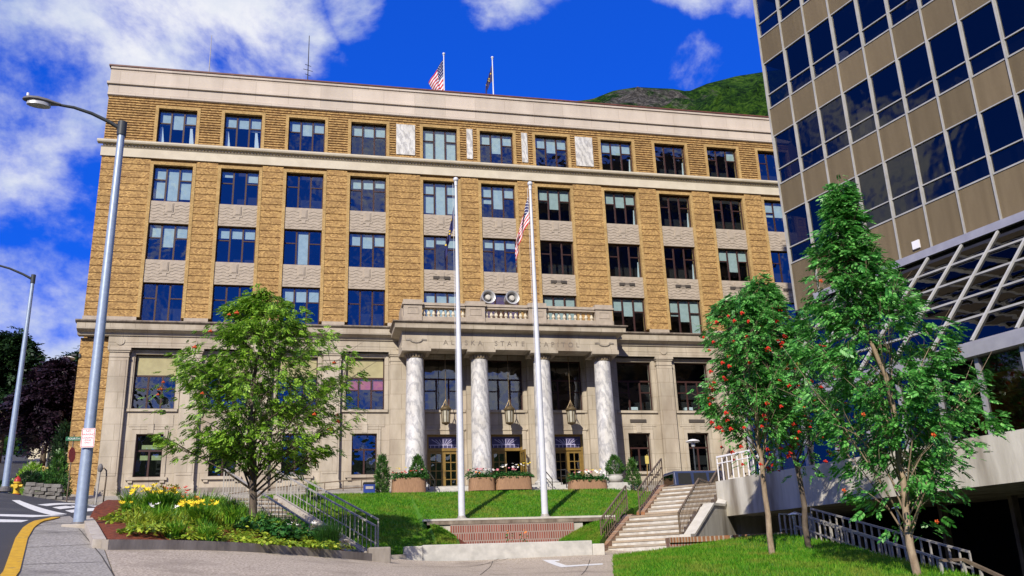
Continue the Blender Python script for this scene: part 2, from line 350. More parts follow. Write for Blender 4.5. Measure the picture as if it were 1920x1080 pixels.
def text_obj(name, body, size, material, M, parent, spacing=1.0, depth=.004):
    cu = text_mesh(body, size, depth); cu.space_character = spacing
    t = bpy.data.objects.new('tmp', cu); COL.objects.link(t)
    dg = bpy.context.evaluated_depsgraph_get(); me = bpy.data.meshes.new_from_object(t.evaluated_get(dg))
    bpy.data.objects.remove(t); me.transform(M); me.name = name
    me.materials.clear(); me.materials.append(MATS[material])
    return link(name, me, parent)
# ------------------------------------------------------------------ paved ground: smooth surface through surveyed points
CP = np.array([(0, 0, -1.6), (-4, 2, -1.3), (6, 0, -1.9), (12, 0, -2.7), (-3.53, 18, .78), (-3.8, 14, .29), (-4.97, 22.5, 1.485), (-6, 26, 1.88),
    (1.7, 24.5, .61), (4.6, 21, .08), (3.28, 29.3, .74), (9.35, 29.3, .70), (10.2, 31, .83), (12, 29.7, .78), (6.66, 20, 0), (9.35, 28, .56),
    (-6, 30, 2.3), (-6, 34, 2.7), (0, 38, 3.42), (5, 38, 3.38), (14, 36, 3.3), (18, 38, 3.4), (-8, 40, 3.45), (-11.75, 40, 4.15), (-13.3, 47, 4.5),
    (-12, 53, 4.9), (-8, 46, 4.0), (-8, 52.5, 4.9), (0, 44, 3.55), (0, 52, 4.9), (12, 44, 3.4), (12, 50.6, 4.82), (22, 45, 3.35), (20, 52, 4.9), (34, 44, 3.3), (36, 53, 5.0),
    (-18, 70, 8.9), (-22, 90, 12.2), (-30, 75, 10), (-16, 56, 6.0), (-14, 30, 2.9), (-14, 18, 1.4), (-25, 40, 5.2), (-30, 18, 2.6), (-12, 2, -.6), (22, 6, -3), (40, 20, -2), (-30, 0, 1), (10, 75, 7.5), (36, 80, 8), (36, 36, 3.2)], float)
def _tps(P):
    n = len(P); d = np.linalg.norm(P[:, None, :2]-P[None, :, :2], axis=2)
    K = np.where(d > 0, d*d*np.log(d+1e-12), 0)+np.eye(n)*0.6
    A = np.zeros((n+3, n+3)); A[:n, :n] = K; A[:n, n] = 1; A[:n, n+1:] = P[:, :2]; A[n, :n] = 1; A[n+1:, :n] = P[:, :2].T
    return np.linalg.solve(A, np.r_[P[:, 2], 0, 0, 0])
TW_ = _tps(CP)
def G(x, y):
    x = min(max(x, -32), 42); y = min(max(y, -2), 92)
    d = np.hypot(CP[:, 0]-x, CP[:, 1]-y)
    return float(np.sum(TW_[:-3]*d*d*np.log(d+1e-12))+TW_[-3]+TW_[-2]*x+TW_[-1]*y)
def road_z(x, y): return G(x, y)-.13
def hit(px, py, zf=G, y0=8.0, y1=90.0):
    r = ray(px, py); Y = y0
    while Y < y1:
        if zf(r[0]*Y, Y) >= r[2]*Y:
            a, b = Y-.25, Y
            for _ in range(14):
                c = (a+b)/2
                if zf(r[0]*c, c) >= r[2]*c: b = c
                else: a = c
            return Vector((r[0]*b, b, r[2]*b))
        Y += .25
    return Vector((r[0]*y1, y1, r[2]*y1))
def inside(poly, x, y):
    c = False; n = len(poly); j = n-1
    for i in range(n):
        xi, yi = poly[i][0], poly[i][1]; xj, yj = poly[j][0], poly[j][1]
        if (yi > y) != (yj > y) and x < (xj-xi)*(y-yi)/(yj-yi)+xi: c = not c
        j = i
    return c
def sheet(name, poly, zf, mats, skirt=.15, step=.8, parent=None):
    dense = []
    for i, p in enumerate(poly):
        q = poly[(i+1) % len(poly)]; n = max(1, int(math.hypot(q[0]-p[0], q[1]-p[1])/step))
        dense += [(p[0]+(q[0]-p[0])*k/n, p[1]+(q[1]-p[1])*k/n) for k in range(n)]
    nb = len(dense); pts = [Vector(p) for p in dense]
    xs = [p[0] for p in dense]; ys = [p[1] for p in dense]
    gx = np.arange(min(xs)+step*.5, max(xs), step); gy = np.arange(min(ys)+step*.5, max(ys), step)
    pts += [Vector((float(x), float(y))) for x in gx for y in gy if inside(dense, x, y)]
    v, e, f, *_ = delaunay_2d_cdt(pts, [(i, (i+1) % nb) for i in range(nb)], [list(range(nb))], 1, 1e-5)
    mb = MB(); mb.add([(p.x, p.y, zf(p.x, p.y)) for p in v], [tuple(t) for t in f])
    if skirt:
        for i in range(nb):
            a, b = dense[i], dense[(i+1) % nb]; za, zb = zf(*a), zf(*b)
            mb.quad((a[0], a[1], za), (b[0], b[1], zb), (b[0], b[1], zb-skirt), (a[0], a[1], za-skirt))
    return mb.build(name, mats, parent)
def in_poly_pts(poly, n):
    xs = [p[0] for p in poly]; ys = [p[1] for p in poly]; out = []
    while len(out) < n:
        x = rng.uniform(min(xs), max(xs)); y = rng.uniform(min(ys), max(ys))
        if inside(poly, x, y): out.append((x, y))
    return out
def blades(name, poly, zf, n, h, w, material):
    P = in_poly_pts(poly, n); base = np.array([(x, y, zf(x, y)) for x, y in P])
    a = rng.uniform(0, 2*math.pi, n); hh = h*rng.uniform(.6, 1.3, n); ww = w*rng.uniform(.6, 1.3, n)
    sx = np.c_[np.cos(a), np.sin(a), np.zeros(n)]*ww[:, None]
    tip = base+np.c_[rng.normal(0, .45, n)*hh, rng.normal(0, .45, n)*hh, hh]
    return link(name, fast_mesh(name, np.stack([base-sx, base+sx, tip], 1), 3, material))
mat('tread_concrete', (.54, .515, .47), (.37, .335, .29), scale=3.5, bump=.2, bscale=40, lo=.40, hi=.68)
brick_mat('riser_brick', (.27, .215, .16), (.40, .325, .25), (.33, .28, .22), bw=.10, bh=.30, ms=.012)

def block_joints(name, bw, bh, ms, dark):
    nt = MATS[name].node_tree; p = [n for n in nt.nodes if n.type == 'BSDF_PRINCIPLED'][0]; src = p.inputs['Base Color'].links[0].from_node
    tc = N(nt, 'ShaderNodeTexCoord'); sp = N(nt, 'ShaderNodeSeparateXYZ'); cb = N(nt, 'ShaderNodeCombineXYZ'); L(nt, tc, 'Object', sp, 0); L(nt, sp, 0, cb, 0); L(nt, sp, 2, cb, 1)
    br = N(nt, 'ShaderNodeTexBrick', i_Scale=1.0, i_Mortar_Size=ms, i_Brick_Width=bw, i_Row_Height=bh, i_Bias=0.0); br.inputs['Color1'].default_value = (.93, .93, .92, 1); br.inputs['Color2'].default_value = (1.05, 1.04, 1.03, 1); br.inputs['Mortar'].default_value = (dark, dark*.96, dark*.9, 1); L(nt, cb, 0, br, 'Vector')
    mu = N(nt, 'ShaderNodeMixRGB', blend_type='MULTIPLY'); mu.inputs[0].default_value = 1; L(nt, src, 0, mu, 1); L(nt, br, 'Color', mu, 2); L(nt, mu, 0, p, 'Base Color')
block_joints('stone', 1.35, .92, .012, .62)
block_joints('parapet_stone', 2.1, 1.6, .012, .72)
# ================================================================== THE CAPITOL
YF, YG = 55.0, 55.26            # wall face, glass plane
CX, SL, SC, GAP, WW, WG = 11.935, 4.045, 3.926, 4.790, 2.345, 1.486
def bay(b):
    if b <= 4: return CX-SC-GAP-(4-b)*SL
    if b <= 7: return CX+(b-6)*SC
    return CX+SC+GAP+(b-8)*SL
BX = {b: bay(b) for b in range(1, 12)}
XL, XR = -13.17, 2*CX+13.17
cap = thing('government_building', 'six storey tan brick building with pale stone base and columned portico', 'building', (CX, 60, 4.9))
ROW = {1: (27.09, 29.55), 2: (23.15, 25.59), 3: (19.29, 21.69), 4: (15.32, 17.84), 5: (10.13, 13.37), 6: (6.24, 8.68)}
def wall(mb, x0, x1, z0, z1, ops, y0, y1, m=0):
    xs = sorted({x0, x1, *[v for o in ops for v in o[:2] if x0 < v < x1]})
    for a, b in zip(xs, xs[1:]):
        c = (a+b)/2; z = z0
        for o in sorted([o for o in ops if o[0] < c < o[1]], key=lambda o: o[2]):
            if o[2] > z: mb.box(a, b, y0, y1, z, o[2], m)
            z = max(z, o[3])
        if z < z1: mb.box(a, b, y0, y1, z, z1, m)
SW = .2                          # moulded brick surround beside each window
# --- brick piers, floors three to five, with deep horizontal joints
pb = MB()
edges = [XL]+[v for b in range(1, 12) for v in (BX[b]-WW/2-SW, BX[b]+WW/2+SW)]+[XR]
pier = list(zip(edges[0::2], edges[1::2]))
z0p, z1p = 15.62, 25.98; nb_ = 23; hb = (z1p-z0p)/nb_
for x0, x1 in pier:
    pb.box(x0, x1, YF+.05, YF+.6, z0p-.4, z1p)
    for k in range(nb_):
        pb.box(x0, x1, YF-.005, YF+.05, z0p+k*hb+.022, z0p+(k+1)*hb-.022)
for b in range(1, 12):           # lintels and backing behind the spandrels
    x0, x1 = BX[b]-WW/2-SW, BX[b]+WW/2+SW
    for za, zb in ((25.59, 25.98), (21.69, 23.15), (17.84, 19.29)): pb.box(x0, x1, YF+.10, YF+.6, za, zb)
# --- ribbed brick of the top floor
n1 = 18; h1 = (30.2-27.0)/n1
marble = [(5.05, 6.31, 27.37, 29.62), (9.85, 10.26, 27.37, 29.62), (13.71, 14.13, 27.37, 29.62), (17.60, 18.86, 27.37, 29.62)]
ops1 = [(BX[b]-WW/2-SW, BX[b]+WW/2+SW, 27.0, 29.76) for b in range(1, 12)]
wall(pb, XL, XR, 27.0, 30.2, [(BX[b]-WW/2, BX[b]+WW/2, 27.0, 29.55) for b in range(1, 12)], YF+.05, YF+.6)
for k in range(n1):
    za, zb = 27.0+k*h1, 27.0+(k+1)*h1-.075
    xs = [XL]
    for o in sorted(ops1+[(m[0]-.06, m[1]+.06, m[2]-.06, m[3]+.06) for m in marble]):
        if o[2] < zb and o[3] > za: xs += [o[0], o[1]]
    xs.append(XR)
    for x0, x1 in zip(xs[0::2], xs[1::2]): pb.box(x0, x1, YF-.01, YF+.05, za, zb)
# --- lower brick corner piers beside the stone base, side and back walls
XSL, XSR = -11.54, 2*CX+11.54
for x0, x1 in ((XL, XSL), (XSR, XR)):
    pb.box(x0, x1, YF+.05, YF+.6, 4.0, 14.3)
    k = 5.2
    while k < 14.2:
        pb.box(x0, x1, YF-.01, YF+.05, k+.02, min(k+.59, 14.28)); k += .61
pb.box(XL, XL+.5, YF+.6, 78, 4.0, 32.2); pb.box(XR-.5, XR, YF+.6, 78, 4.0, 32.2); pb.box(XL+.5, XR-.5, 77.5, 78, 4.0, 32.2)
pb.build('brick_wall', 'tan_brick', cap)
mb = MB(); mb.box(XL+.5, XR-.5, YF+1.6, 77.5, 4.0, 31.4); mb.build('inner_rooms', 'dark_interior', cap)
mb = MB(); mb.box(XL+.3, XR-.3, YF+.7, 77.7, 31.4, 31.6); mb.build('roof', 'roof_gravel', cap)
# --- window surrounds
for b in range(1, 12):
    c = BX[b]
    mb = MB()
    for s in (-1, 1):
        x = sorted((c+s*WW/2, c+s*(WW/2+SW)))
        mb.box(x[0], x[1], YF-.035, YF+.6, 15.62, 25.80)
        mb.box(x[0], x[1], YF-.035, YF+.049, 27.0, 29.76)
    mb.box(c-WW/2, c+WW/2, YF-.035, YF+.10, 25.59, 25.80); mb.box(c-WW/2, c+WW/2, YF-.035, YF+.049, 29.55, 29.76)
    mb.build('window_surround', 'trim_brick', cap)
# --- carved spandrels (one mesh, shared)
def spandrel_mesh():
    mb = MB(); h = 1.46
    mb.box(-WW/2, WW/2, 0, .06, 0, h)
    for k in range(6):
        z = .20+k*.20
        for s in (-1, 1):
            if z > .62 and z < 1.4: xa, xb = .30, WW/2-.04
            else: xa, xb = 0, WW/2-.04
            n = 18; pr = None
            for i in range(n+1):
                x = xa+(xb-xa)*i/n; zz = z+.042*math.sin(x*11.5+(k % 2)*.6)+.012*math.sin(x*5+k)
                if pr: mb.hexa([(s*pr[0], -.020, pr[1]-.030), (s*x, -.020, zz-.030), (s*x, .002, zz-.036), (s*pr[0], .002, pr[1]-.036), (s*pr[0], -.020, pr[1]+.030), (s*x, -.020, zz+.030), (s*x, .002, zz+.036), (s*pr[0], .002, pr[1]+.036)])
                pr = (x, zz)
    mb.box(-.20, .20, -.05, 0, .72, 1.36); mb.box(-.14, .14, -.075, -.05, .78, 1.30); mb.box(-.30, .30, -.035, 0, .60, .72); mb.box(-.12, .12, -.035, 0, .42, .60)
    return mb.mesh('spandrel', 'stone_carved')
spm = spandrel_mesh()
vm = MB(); vm.box(-.55, .55, -.03, .05, 0, .20)
for k in range(4): vm.box(-.53, .53, -.045, -.03, .02+k*.046, .044+k*.046)
ventm = vm.mesh('vent', 'vent_metal')
for b in range(1, 12):
    for z in (21.69, 17.83):
        sp_ = link('spandrel', spm, cap, (BX[b], YF+.04, z))
        if z < 20 and b in (5, 7, 8, 9, 10, 11): link('vent', ventm, sp_, (BX[b], YF+.00, z+.82))
for x0, x1, z0, z1 in marble:
    mb = MB(); mb.box(x0, x1, YF-.02, YF+.04, z0, z1)
    mb.build('marble_panel', 'marble_panel', cap)
# --- windows
def frame_mesh(w, h, ground=False, piano=False):
    mb = MB(); t = .07
    if ground:
        zt = h*.62
        mb.lattice([-w/2, -w/2+t, -.05, .05, w/2-t, w/2], [0, t, zt-.05, zt+.05, h-t, h], lambda i, j: i in (0, 4) or j in (0, 2, 4) or (i == 2 and j < 2), -.03, .05)
        return mb.mesh('frame', 'window_frame')
    top = h*.61 if piano else h; zt = top*.62; q = w*.165
    zs = [0, t, zt-.035, zt+.035]+([top-.05, top+.05] if piano else [])+[h-t, h]; n = len(zs)-2
    def solid(i, j):
        if i in (0, 6) or j in (0, n): return True
        if piano and j == 4: return True
        if piano and j > 4: return False
        return i in (2, 4) or (j == 2 and i in (1, 5))
    mb.lattice([-w/2, -w/2+t, -q-.05, -q+.05, q-.05, q+.05, w/2-t, w/2], zs, solid, -.03, .05)
    return mb.mesh('frame', 'window_frame')
def pane_mesh(w, h):
    mb = MB(); mb.quad((-w/2+.03, .01, .03), (w/2-.03, .01, .03), (w/2-.03, .01, h-.03), (-w/2+.03, .01, h-.03)); return mb.mesh('pane', 'capitol_glass')
BL = {1: {1: (.40, .52, .42), 2: (.40, .36, .44), 3: (.36, .45, .36), 4: (.40, .36, .42), 5: (.97, .97, .97), 6: (.34, .62, .34), 7: (.36, .48, .34), 8: (.40, .40, .40), 10: (0, 0, .36)},
      2: {1: (.9, .95, .9), 2: (.18, 0, .3), 4: (.3, .3, .25), 5: (.93, .97, .93), 6: (.55, .7, .4), 7: (.42, .62, .40), 8: (.34, .45, .34), 11: (.5, .5, .5)},
      3: {1: (.42, .62, .40), 2: (.30, .30, .30), 3: (0, .97, 0), 4: (.36, .42, .36), 5: (.3, .2, .3), 6: (.25, .3, .25), 10: (.40, .70, .36)},
      4: {5: (.97, .97, .97), 7: (.97, .97, .97), 8: (.40, .50, .40), 9: (.46, .62, .97), 3: (.36, .36, .36)}}
def slats(c, z0, h, w, drops, y, top=None):
    mb = MB(); xs = [(-w/2+.06, -w*.165), (-w*.165, w*.165), (w*.165, w/2-.06)]; top = h if top is None else top
    for (a, b), d in zip(xs, drops):
        if d > 0: mb.box(c+a+.02, c+b-.02, y, y+.03, z0+top-.04-d*(top-.1), z0+top-.04)
    return mb
FM = {r: frame_mesh(WW, ROW[r][1]-ROW[r][0], False, r == 5) for r in (1, 2, 3, 4, 5)}; FM[6] = frame_mesh(WG, 2.44, True)
PM = {r: pane_mesh(WW if r < 6 else WG, ROW[r][1]-ROW[r][0]) for r in ROW}
for r in ROW:
    z0, z1 = ROW[r]
    for b in range(1, 12):
        if r == 6 and b in (5, 6, 7): continue
        w = link('window', FM[r], cap, (BX[b], YG, z0))
        link('pane', PM[r], w, (BX[b], YG, z0))
        d = BL.get(r, {}).get(b)
        if d: slats(BX[b], z0, z1-z0, WW, d, YG+.10).build('blind', 'blind_cloth', w)
        if r == 1 and b in (1, 2) or (r in (1, 2, 3) and b in (8, 9)):
            mb = MB()
            for s in ((-1, 1) if b < 5 else (1,)):
                xa, xb = sorted((BX[b]+s*(WW/2-.12), BX[b]+s*(WW/2-.42))); n = 6
                if b < 5: mb.hexa([(xa, YG+.14, z0+.1), (xb, YG+.14, z0+.1), (xb, YG+.18, z0+.1), (xa, YG+.18, z0+.1), (xa+.08*(s < 0)*0, YG+.14, z0+1.35), (xa+.14, YG+.14, z0+1.35), (xa+.14, YG+.18, z0+1.35), (xa, YG+.18, z0+1.35)])
                else: mb.hexa([(xb-.12, YG+.08, z0+.1), (xb, YG+.08, z0+.1), (xb, YG+.12, z0+.1), (xb-.12, YG+.12, z0+.1), (xb-.05, YG+.08, z0+1.2), (xb, YG+.08, z0+1.2), (xb, YG+.12, z0+1.2), (xb-.05, YG+.12, z0+1.2)])
            mb.build('curtain', 'curtain', w)
        if r == 5:
            top = (z1-z0)
            if b in (1, 2, 3, 4):
                mb = MB(); mb.box(BX[b]-WW/2+.07, BX[b]+WW/2-.07, YG-.012, YG+.005, z0+top*.61+.05, z1-.07); mb.build('blind', 'blind_olive', w)
            if b == 4:
                slats(BX[b], z0, top, WW, (.40, .34, .36), YG+.10, top=top*.61).build('blind', 'blind_pink', w)
            if b in (8, 9):
                mb = MB(); xx = BX[b]+(-.35 if b == 8 else -.55); mb.box(xx, xx+.55, YG+.10, YG+.35, z0+.05, z0+.30); mb.box(xx+.08, xx+.46, YG+.06, YG+.10, z0+.10, z0+.26)
                mb.build('window_box', 'curtain', w)
        if r == 4 and b == 6: mb = MB(); mb.box(BX[b]-1.1, BX[b]+1.1, YG+.04, YG+.09, z0+.1, z1-.1); mb.build('shutter', 'coping_metal', w)
        if r == 6 and b == 1:
            mb = MB()
            mb.box(BX[b]-.45, BX[b]+.66, YG+.10, YG+.13, z0+1.62, z0+1.86); mb.box(BX[b]-.5, BX[b]-.08, YG+.10, YG+.13, z0+1.0, z0+1.26); mb.box(BX[b]+.1, BX[b]+.66, YG+.10, YG+.13, z0+1.0, z0+1.26)
            mb.build('blind', 'blind_green', w)
        if r == 6 and b == 8:
            mb = MB(); mb.box(BX[b]-.62, BX[b]-.28, YG+.5, YG+.55, z0+.35, z0+1.7); mb.build('lit_wall', 'orange_board', w)  # warm light on the inner wall, put in as an orange board
# --- belt course between floors five and six
mb = MB()
mb.prism_x([(YF-.10, 25.98), (YF-.10, 26.55), (YF-.16, 26.61), (YF+.04, 26.61), (YF+.04, 25.98)], XL-.08, XR+.08)
mb.prism_x([(YF-.30, 26.82), (YF-.34, 26.90), (YF-.34, 27.0), (YF+.04, 27.0), (YF+.04, 26.82)], XL-.3, XR+.3)
mb.prism_x([(YF-.02, 26.61), (YF-.02, 26.82), (YF+.04, 26.82), (YF+.04, 26.61)], XL, XR)
bt = mb.build('belt_course', 'cream_trim', cap)
mb = MB(); nd = int((XR-XL-.2)/.10)|1; xs = [XL+.1+k*.10 for k in range(nd+1)]
mb.lattice(xs, [26.68, 26.78, 26.815], lambda i, j: j == 1 or i % 2 == 0, YF-.12, YF-.022)
mb.build('dentil_band', 'cream_trim', bt)
# --- parapet
mb = MB()
mb.prism_x([(YF-.06, 30.2), (YF-.12, 30.25), (YF-.12, 30.41), (YF-.05, 30.43), (YF-.05, 31.0), (YF+.5, 31.0), (YF+.5, 30.2)], XL-.06, XR+.06)
mb.prism_x([(YF-.17, 31.02), (YF-.17, 31.17), (YF+.5, 31.17), (YF+.5, 31.0), (YF-.05, 31.0)], XL-.16, XR+.16)
mb.prism_x([(YF-.02, 31.17), (YF-.02, 32.08), (YF-.10, 32.14), (YF-.10, 32.30), (YF+.5, 32.30), (YF+.5, 31.17)], XL-.02, XR+.02)
pp = mb.build('parapet', 'parapet_stone', cap)
mb = MB(); mb.box(XL-.14, XR+.14, YF-.15, YF+.55, 32.30, 32.40); mb.build('coping', 'coping_metal', pp)
# --- stone base
DOORS = (5, 6, 7); DW = 2.05
ops = [(BX[b]-WW/2, BX[b]+WW/2, *ROW[5]) for b in range(1, 12)]
ops += [(BX[b]-WG/2, BX[b]+WG/2, *ROW[6]) for b in range(1, 12) if b not in DOORS]
ops += [(BX[b]-DW/2, BX[b]+DW/2, 4.0, 8.62) for b in DOORS]
st = MB(); wall(st, XSL, XSR, 4.0, 15.32, ops, YF, YF+.6)
for b in range(1, 12):
    c = BX[b]
    for s in (-1, 1):            # jamb mouldings of the tall windows
        x = sorted((c+s*(WW/2+.06), c+s*(WW/2+.24))); st.box(x[0], x[1], YF-.05, YF, 8.9 if b in DOORS else 9.95, 13.5)
    st.box(c-WW/2-.24, c+WW/2+.24, YF-.06, YF, 13.5, 13.62)
    st.box(c-WW/2-.20, c+WW/2+.20, YF-.12, YF, 9.97, 10.13)                 # sill
    if b not in DOORS:
        st.box(c-1.2, c+1.2, YF-.03, YF, 9.10, 9.78)                         # apron panel
        st.box(c-.17, c+.17, YF-.09, YF, 8.72, 9.28); st.box(c-1.0, c+1.0, YF-.025, YF, 8.95, 9.08)
        for s in (-1, 1):
            x = sorted((c+s*WG/2, c+s*(WG/2+.22))); st.box(x[0], x[1], YF-.06, YF, 6.24, 8.90)
        st.box(c-WG/2, c+WG/2, YF-.06, YF, 8.68, 8.90)
        st.box(c-WG/2-.36, c+WG/2+.36, YF-.15, YF, 6.07, 6.24)
        for s in (-1, 1): st.box(c+s*.85-.12, c+s*.85+.12, YF-.11, YF, 5.92, 6.07)
    else:
        st.box(c-DW/2-.24, c+DW/2+.24, YF-.05, YF, 8.62, 8.86); st.box(c-DW/2-.30, c+DW/2+.30, YF-.09, YF, 8.86, 8.96)
        for s in (-1, 1):
            x = sorted((c+s*DW/2, c+s*(DW/2+.24))); st.box(x[0], x[1], YF-.05, YF, 5.0, 8.62)
base = st.build('stone_base', 'stone', cap)
for x0, x1 in ((XSL, 4.9), (18.9, XSR)):
    mb = MB(); mb.box(x0, x1, YF-.10, YF-.001, 4.0, 5.62); mb.build('plinth', 'stone_weathered', base)
for b in (8, 9, 10):             # louvre above the ground windows on the right
    link('vent', ventm, base, (BX[b], YF-.05, 9.36))
PX = [BX[b]-2.02 for b in (1, 2, 3, 4)]+[BX[4]+2.02]+[BX[8]-2.02]+[BX[b]+2.02 for b in (8, 9, 10, 11)]
for x in PX:
    mb = MB(); y = YF-.30; w = .53
    mb.box(x-w, x+w, y, YF-.101, 5.95, 13.10); mb.box(x-w+.10, x+w-.10, y-.025, y, 6.3, 12.95)
    mb.box(x-w-.06, x+w+.06, y-.08, YF-.101, 4.0, 5.75); mb.box(x-w-.03, x+w+.03, y-.04, YF-.101, 5.75, 5.95)
    mb.box(x-w-.03, x+w+.03, y-.035, YF, 13.10, 13.18); mb.box(x-w, x+w, y, YF, 13.18, 13.40)
    mb.box(x-w-.05, x+w+.05, y-.06, YF, 13.40, 13.50); mb.box(x-w-.10, x+w+.10, y-.11, YF, 13.50, 13.66)
    mb.build('pilaster', 'stone', base)
# entablature with roundels and cornice, left and right of the portico
PL, PR, YP = 5.20, 18.67, 52.35  # portico front
for side, (x0, x1, e0, e1) in enumerate(((XSL, 5.2, XL-.12, 4.86), (18.67, XSR, 19.0, XR+.12))):
    mb = MB(); y = YF-.33
    mb.box(x0-.05, x1+.05, y, YF-.001, 13.66, 14.36); mb.box(x0-.07, x1+.07, y-.03, YF, 13.66, 13.74); mb.box(x0-.05, x1+.05, y-.018, y, 13.98, 14.03)
    for p in PX:
        if x0-.2 < p < x1+.2:
            n = 18; cxx, cz, rr = p, 14.05, .24
            vs = [(cxx+rr*math.cos(2*math.pi*i/n), y-.05, cz+rr*math.sin(2*math.pi*i/n)) for i in range(n)]+[(cxx+rr*math.cos(2*math.pi*i/n), y+.01, cz+rr*math.sin(2*math.pi*i/n)) for i in range(n)]
            mb.add(vs, [tuple(range(n))]+[(i, (i+1) % n, n+(i+1) % n, n+i) for i in range(n)])
    mb.build('entablature', 'stone', base)
    mb = MB(); a, b_ = (e0, x1) if side == 0 else (x0, e1)
    mb.prism_x([(YF-.40, 14.36), (YF-.48, 14.52), (YF-.66, 14.60), (YF-.76, 14.66), (YF-.78, 15.0), (YF+.04, 15.0), (YF+.04, 14.36)], a, b_)
    cn = mb.build('cornice', 'stone', base)
    mb = MB(); mb.prism_x([(YF-.78, 15.0), (YF-.90, 15.10), (YF-.90, 15.18), (YF-.10, 15.31), (YF+.04, 15.31), (YF+.04, 15.0)], a-.08*(side == 0), b_+.08*(side == 1))
    mb.build('cornice_top', 'stone_ledge', cn)
for x0, x1 in pier:
    mb = MB(); mb.box(x0-.04, x1+.04, YF-.06, YF+.049, 15.26, 15.62); mb.build('pier_base', 'stone_carved', base)
# ------------------------------------------------------------------ portico
po = MB()
po.box(PL, PR, YP, YP+1.25, 13.34, 14.40)                                           # front beam
po.box(PL, PL+1.2, YP+1.25, YF-.34, 13.34, 14.40); po.box(PR-1.2, PR, YP+1.25, YF-.34, 13.34, 14.40)
po.box(PL-.05, PR+.05, YP-.05, YP, 13.34, 13.46)
po.box(PL+1.2, PR-1.2, YP+1.25, YF, 13.72, 14.40)                                   # coffer ceiling
portico = po.build('portico_beam', 'stone', cap)
for zz, pts, ml, nm in ((0, [(YP+.02, 14.36), (YP-.12, 14.42), (YP-.34, 14.46), (YP-.46, 14.50), (YP-.48, 14.76)], 'stone', 'cornice'), (1, [(YP-.48, 14.76), (YP-.60, 14.85), (YP-.60, 14.92), (YP+.05, 15.02)], 'stone_ledge', 'cornice_top')):
    mb = MB(); n = len(pts)      # mitred ring: left side, front, right side
    rings = []
    for (y, z) in pts:
        o = YP-y
        rings.append([(PL-o, YF-.6, z), (PL-o, y, z), (PR+o, y, z), (PR+o, YF-.6, z)])
    for i in range(n-1):
        for j in range(3): mb.quad(rings[i][j], rings[i][j+1], rings[i+1][j+1], rings[i+1][j])
    if zz == 1: mb.quad(*rings[-1])
    mb.build(nm, ml, portico)
COLX = [CX-1.5*SC, CX-.5*SC, CX+.5*SC, CX+1.5*SC]; YC = 53.03
for x in COLX:
    mb = MB(); prof = []
    for i in range(13):
        t = i/12; z = 5.62+t*(12.82-5.62); prof.append((.59-.085*t**1.8, z))
    mb.lathe(x, YC, prof, 40)
    col = mb.build('column', 'marble', cap, smooth=True)
    mb = MB(); mb.box(x-.74, x+.74, YC-.74, YC+.74, 5.15, 5.36); mb.lathe(x, YC, [(.70, 5.36), (.74, 5.42), (.70, 5.50), (.62, 5.53), (.60, 5.62)], 32)
    mb.build('column_base', 'white_stone', col, smooth=True)
    mb = MB(); mb.lathe(x, YC, [(.505, 12.82), (.53, 12.85), (.505, 12.90), (.515, 13.0), (.66, 13.13), (.70, 13.16)], 32)
    n = 20
    for i in range(n):           # carved leaves under the block
        a = 2*math.pi*i/n; p = Vector((x+.53*math.cos(a), YC+.53*math.sin(a), 12.86)); q = Vector((x+.62*math.cos(a), YC+.62*math.sin(a), 13.05)); mb.bar(p, q, .11, .05)
    mb.build('capital', 'capital_stone', col, smooth=True)
    mb = MB(); mb.box(x-.86, x+.86, YC-.86, YC+.80, 13.16, 13.338); mb.box(x-.80, x+.80, YP-.11, YP-.051, 13.338, 13.50)
    mb.build('abacus', 'stone', col)
for x in (COLX[0], COLX[3]):     # wreaths carved at the two ends of the frieze
    mb = MB()
    for i in range(12):
        a = math.pi*(1+i/11); mb.ball((x+.34*math.cos(a), YP-.015, 13.86+.16*math.sin(a)), .055, sub=1)
    mb.bar((x-.62, YP-.012, 13.86), (x-.34, YP-.012, 13.90), .04, .10); mb.bar((x+.34, YP-.012, 13.90), (x+.62, YP-.012, 13.86), .04, .10)
    mb.build('wreath', 'stone_weathered', portico)
MT = Matrix.Translation((CX, YP-.010, 13.73)) @ Matrix.Rotation(R(90), 4, 'X')
text_obj('inscription', 'ALASKA  STATE  CAPITOL', .43, 'letter_dark', MT, portico, spacing=1.78, depth=.006)
# antae and wall piers behind the columns
mb = MB()
for x in COLX: mb.box(x-.55, x+.55, YF-.35, YF-.001, 4.9, 13.72)
mb.build('wall_pier', 'stone', portico)
# balustrade
YB = YP+.15
bl = MB(); bl.box(PL+.05, PR-.05, YB, YB+.55, 14.98, 15.40)
ped = [(5.30, 6.42), (9.12, 10.30), (13.08, 14.20), (17.42, 18.54)]
ped = [(a-.0, b) for a, b in ped]
for a, b in zip(ped, ped[1:]): bl.box(a[1], b[0], YB+.02, YB+.53, 15.97, 16.10); bl.box(a[1], b[0], YB-.04, YB+.59, 16.10, 16.26)
for sx in (PL+.05, PR-.60): bl.box(sx, sx+.55, YB+.55, YF-.05, 14.98, 16.26)
bal = bl.build('balustrade', 'stone_carved', cap)
for a, b in ped:
    mb = MB(); mb.box(a, b, YB-.07, YB+.60, 15.0, 16.10); mb.box(a-.08, b+.08, YB-.15, YB+.66, 16.10, 16.22); mb.box(a-.02, b+.02, YB-.09, YB+.62, 16.22, 16.42)
    for z0, z1 in ((15.52, 15.56), (15.90, 15.94)): mb.box(a+.22, b-.22, YB-.095, YB-.07, z0, z1)
    for x in (a+.22, b-.26): mb.box(x, x+.04, YB-.095, YB-.07, 15.56, 15.90)
    mb.build('pedestal', 'stone_carved', bal)
bm_ = MB(); bm_.lathe(0, 0, [(.11, 0), (.11, .05), (.06, .09), (.12, .20), (.10, .28), (.045, .42), (.06, .48), (.09, .50), (.09, .57)], 12)
balm = bm_.mesh('baluster', 'cream_trim', True)
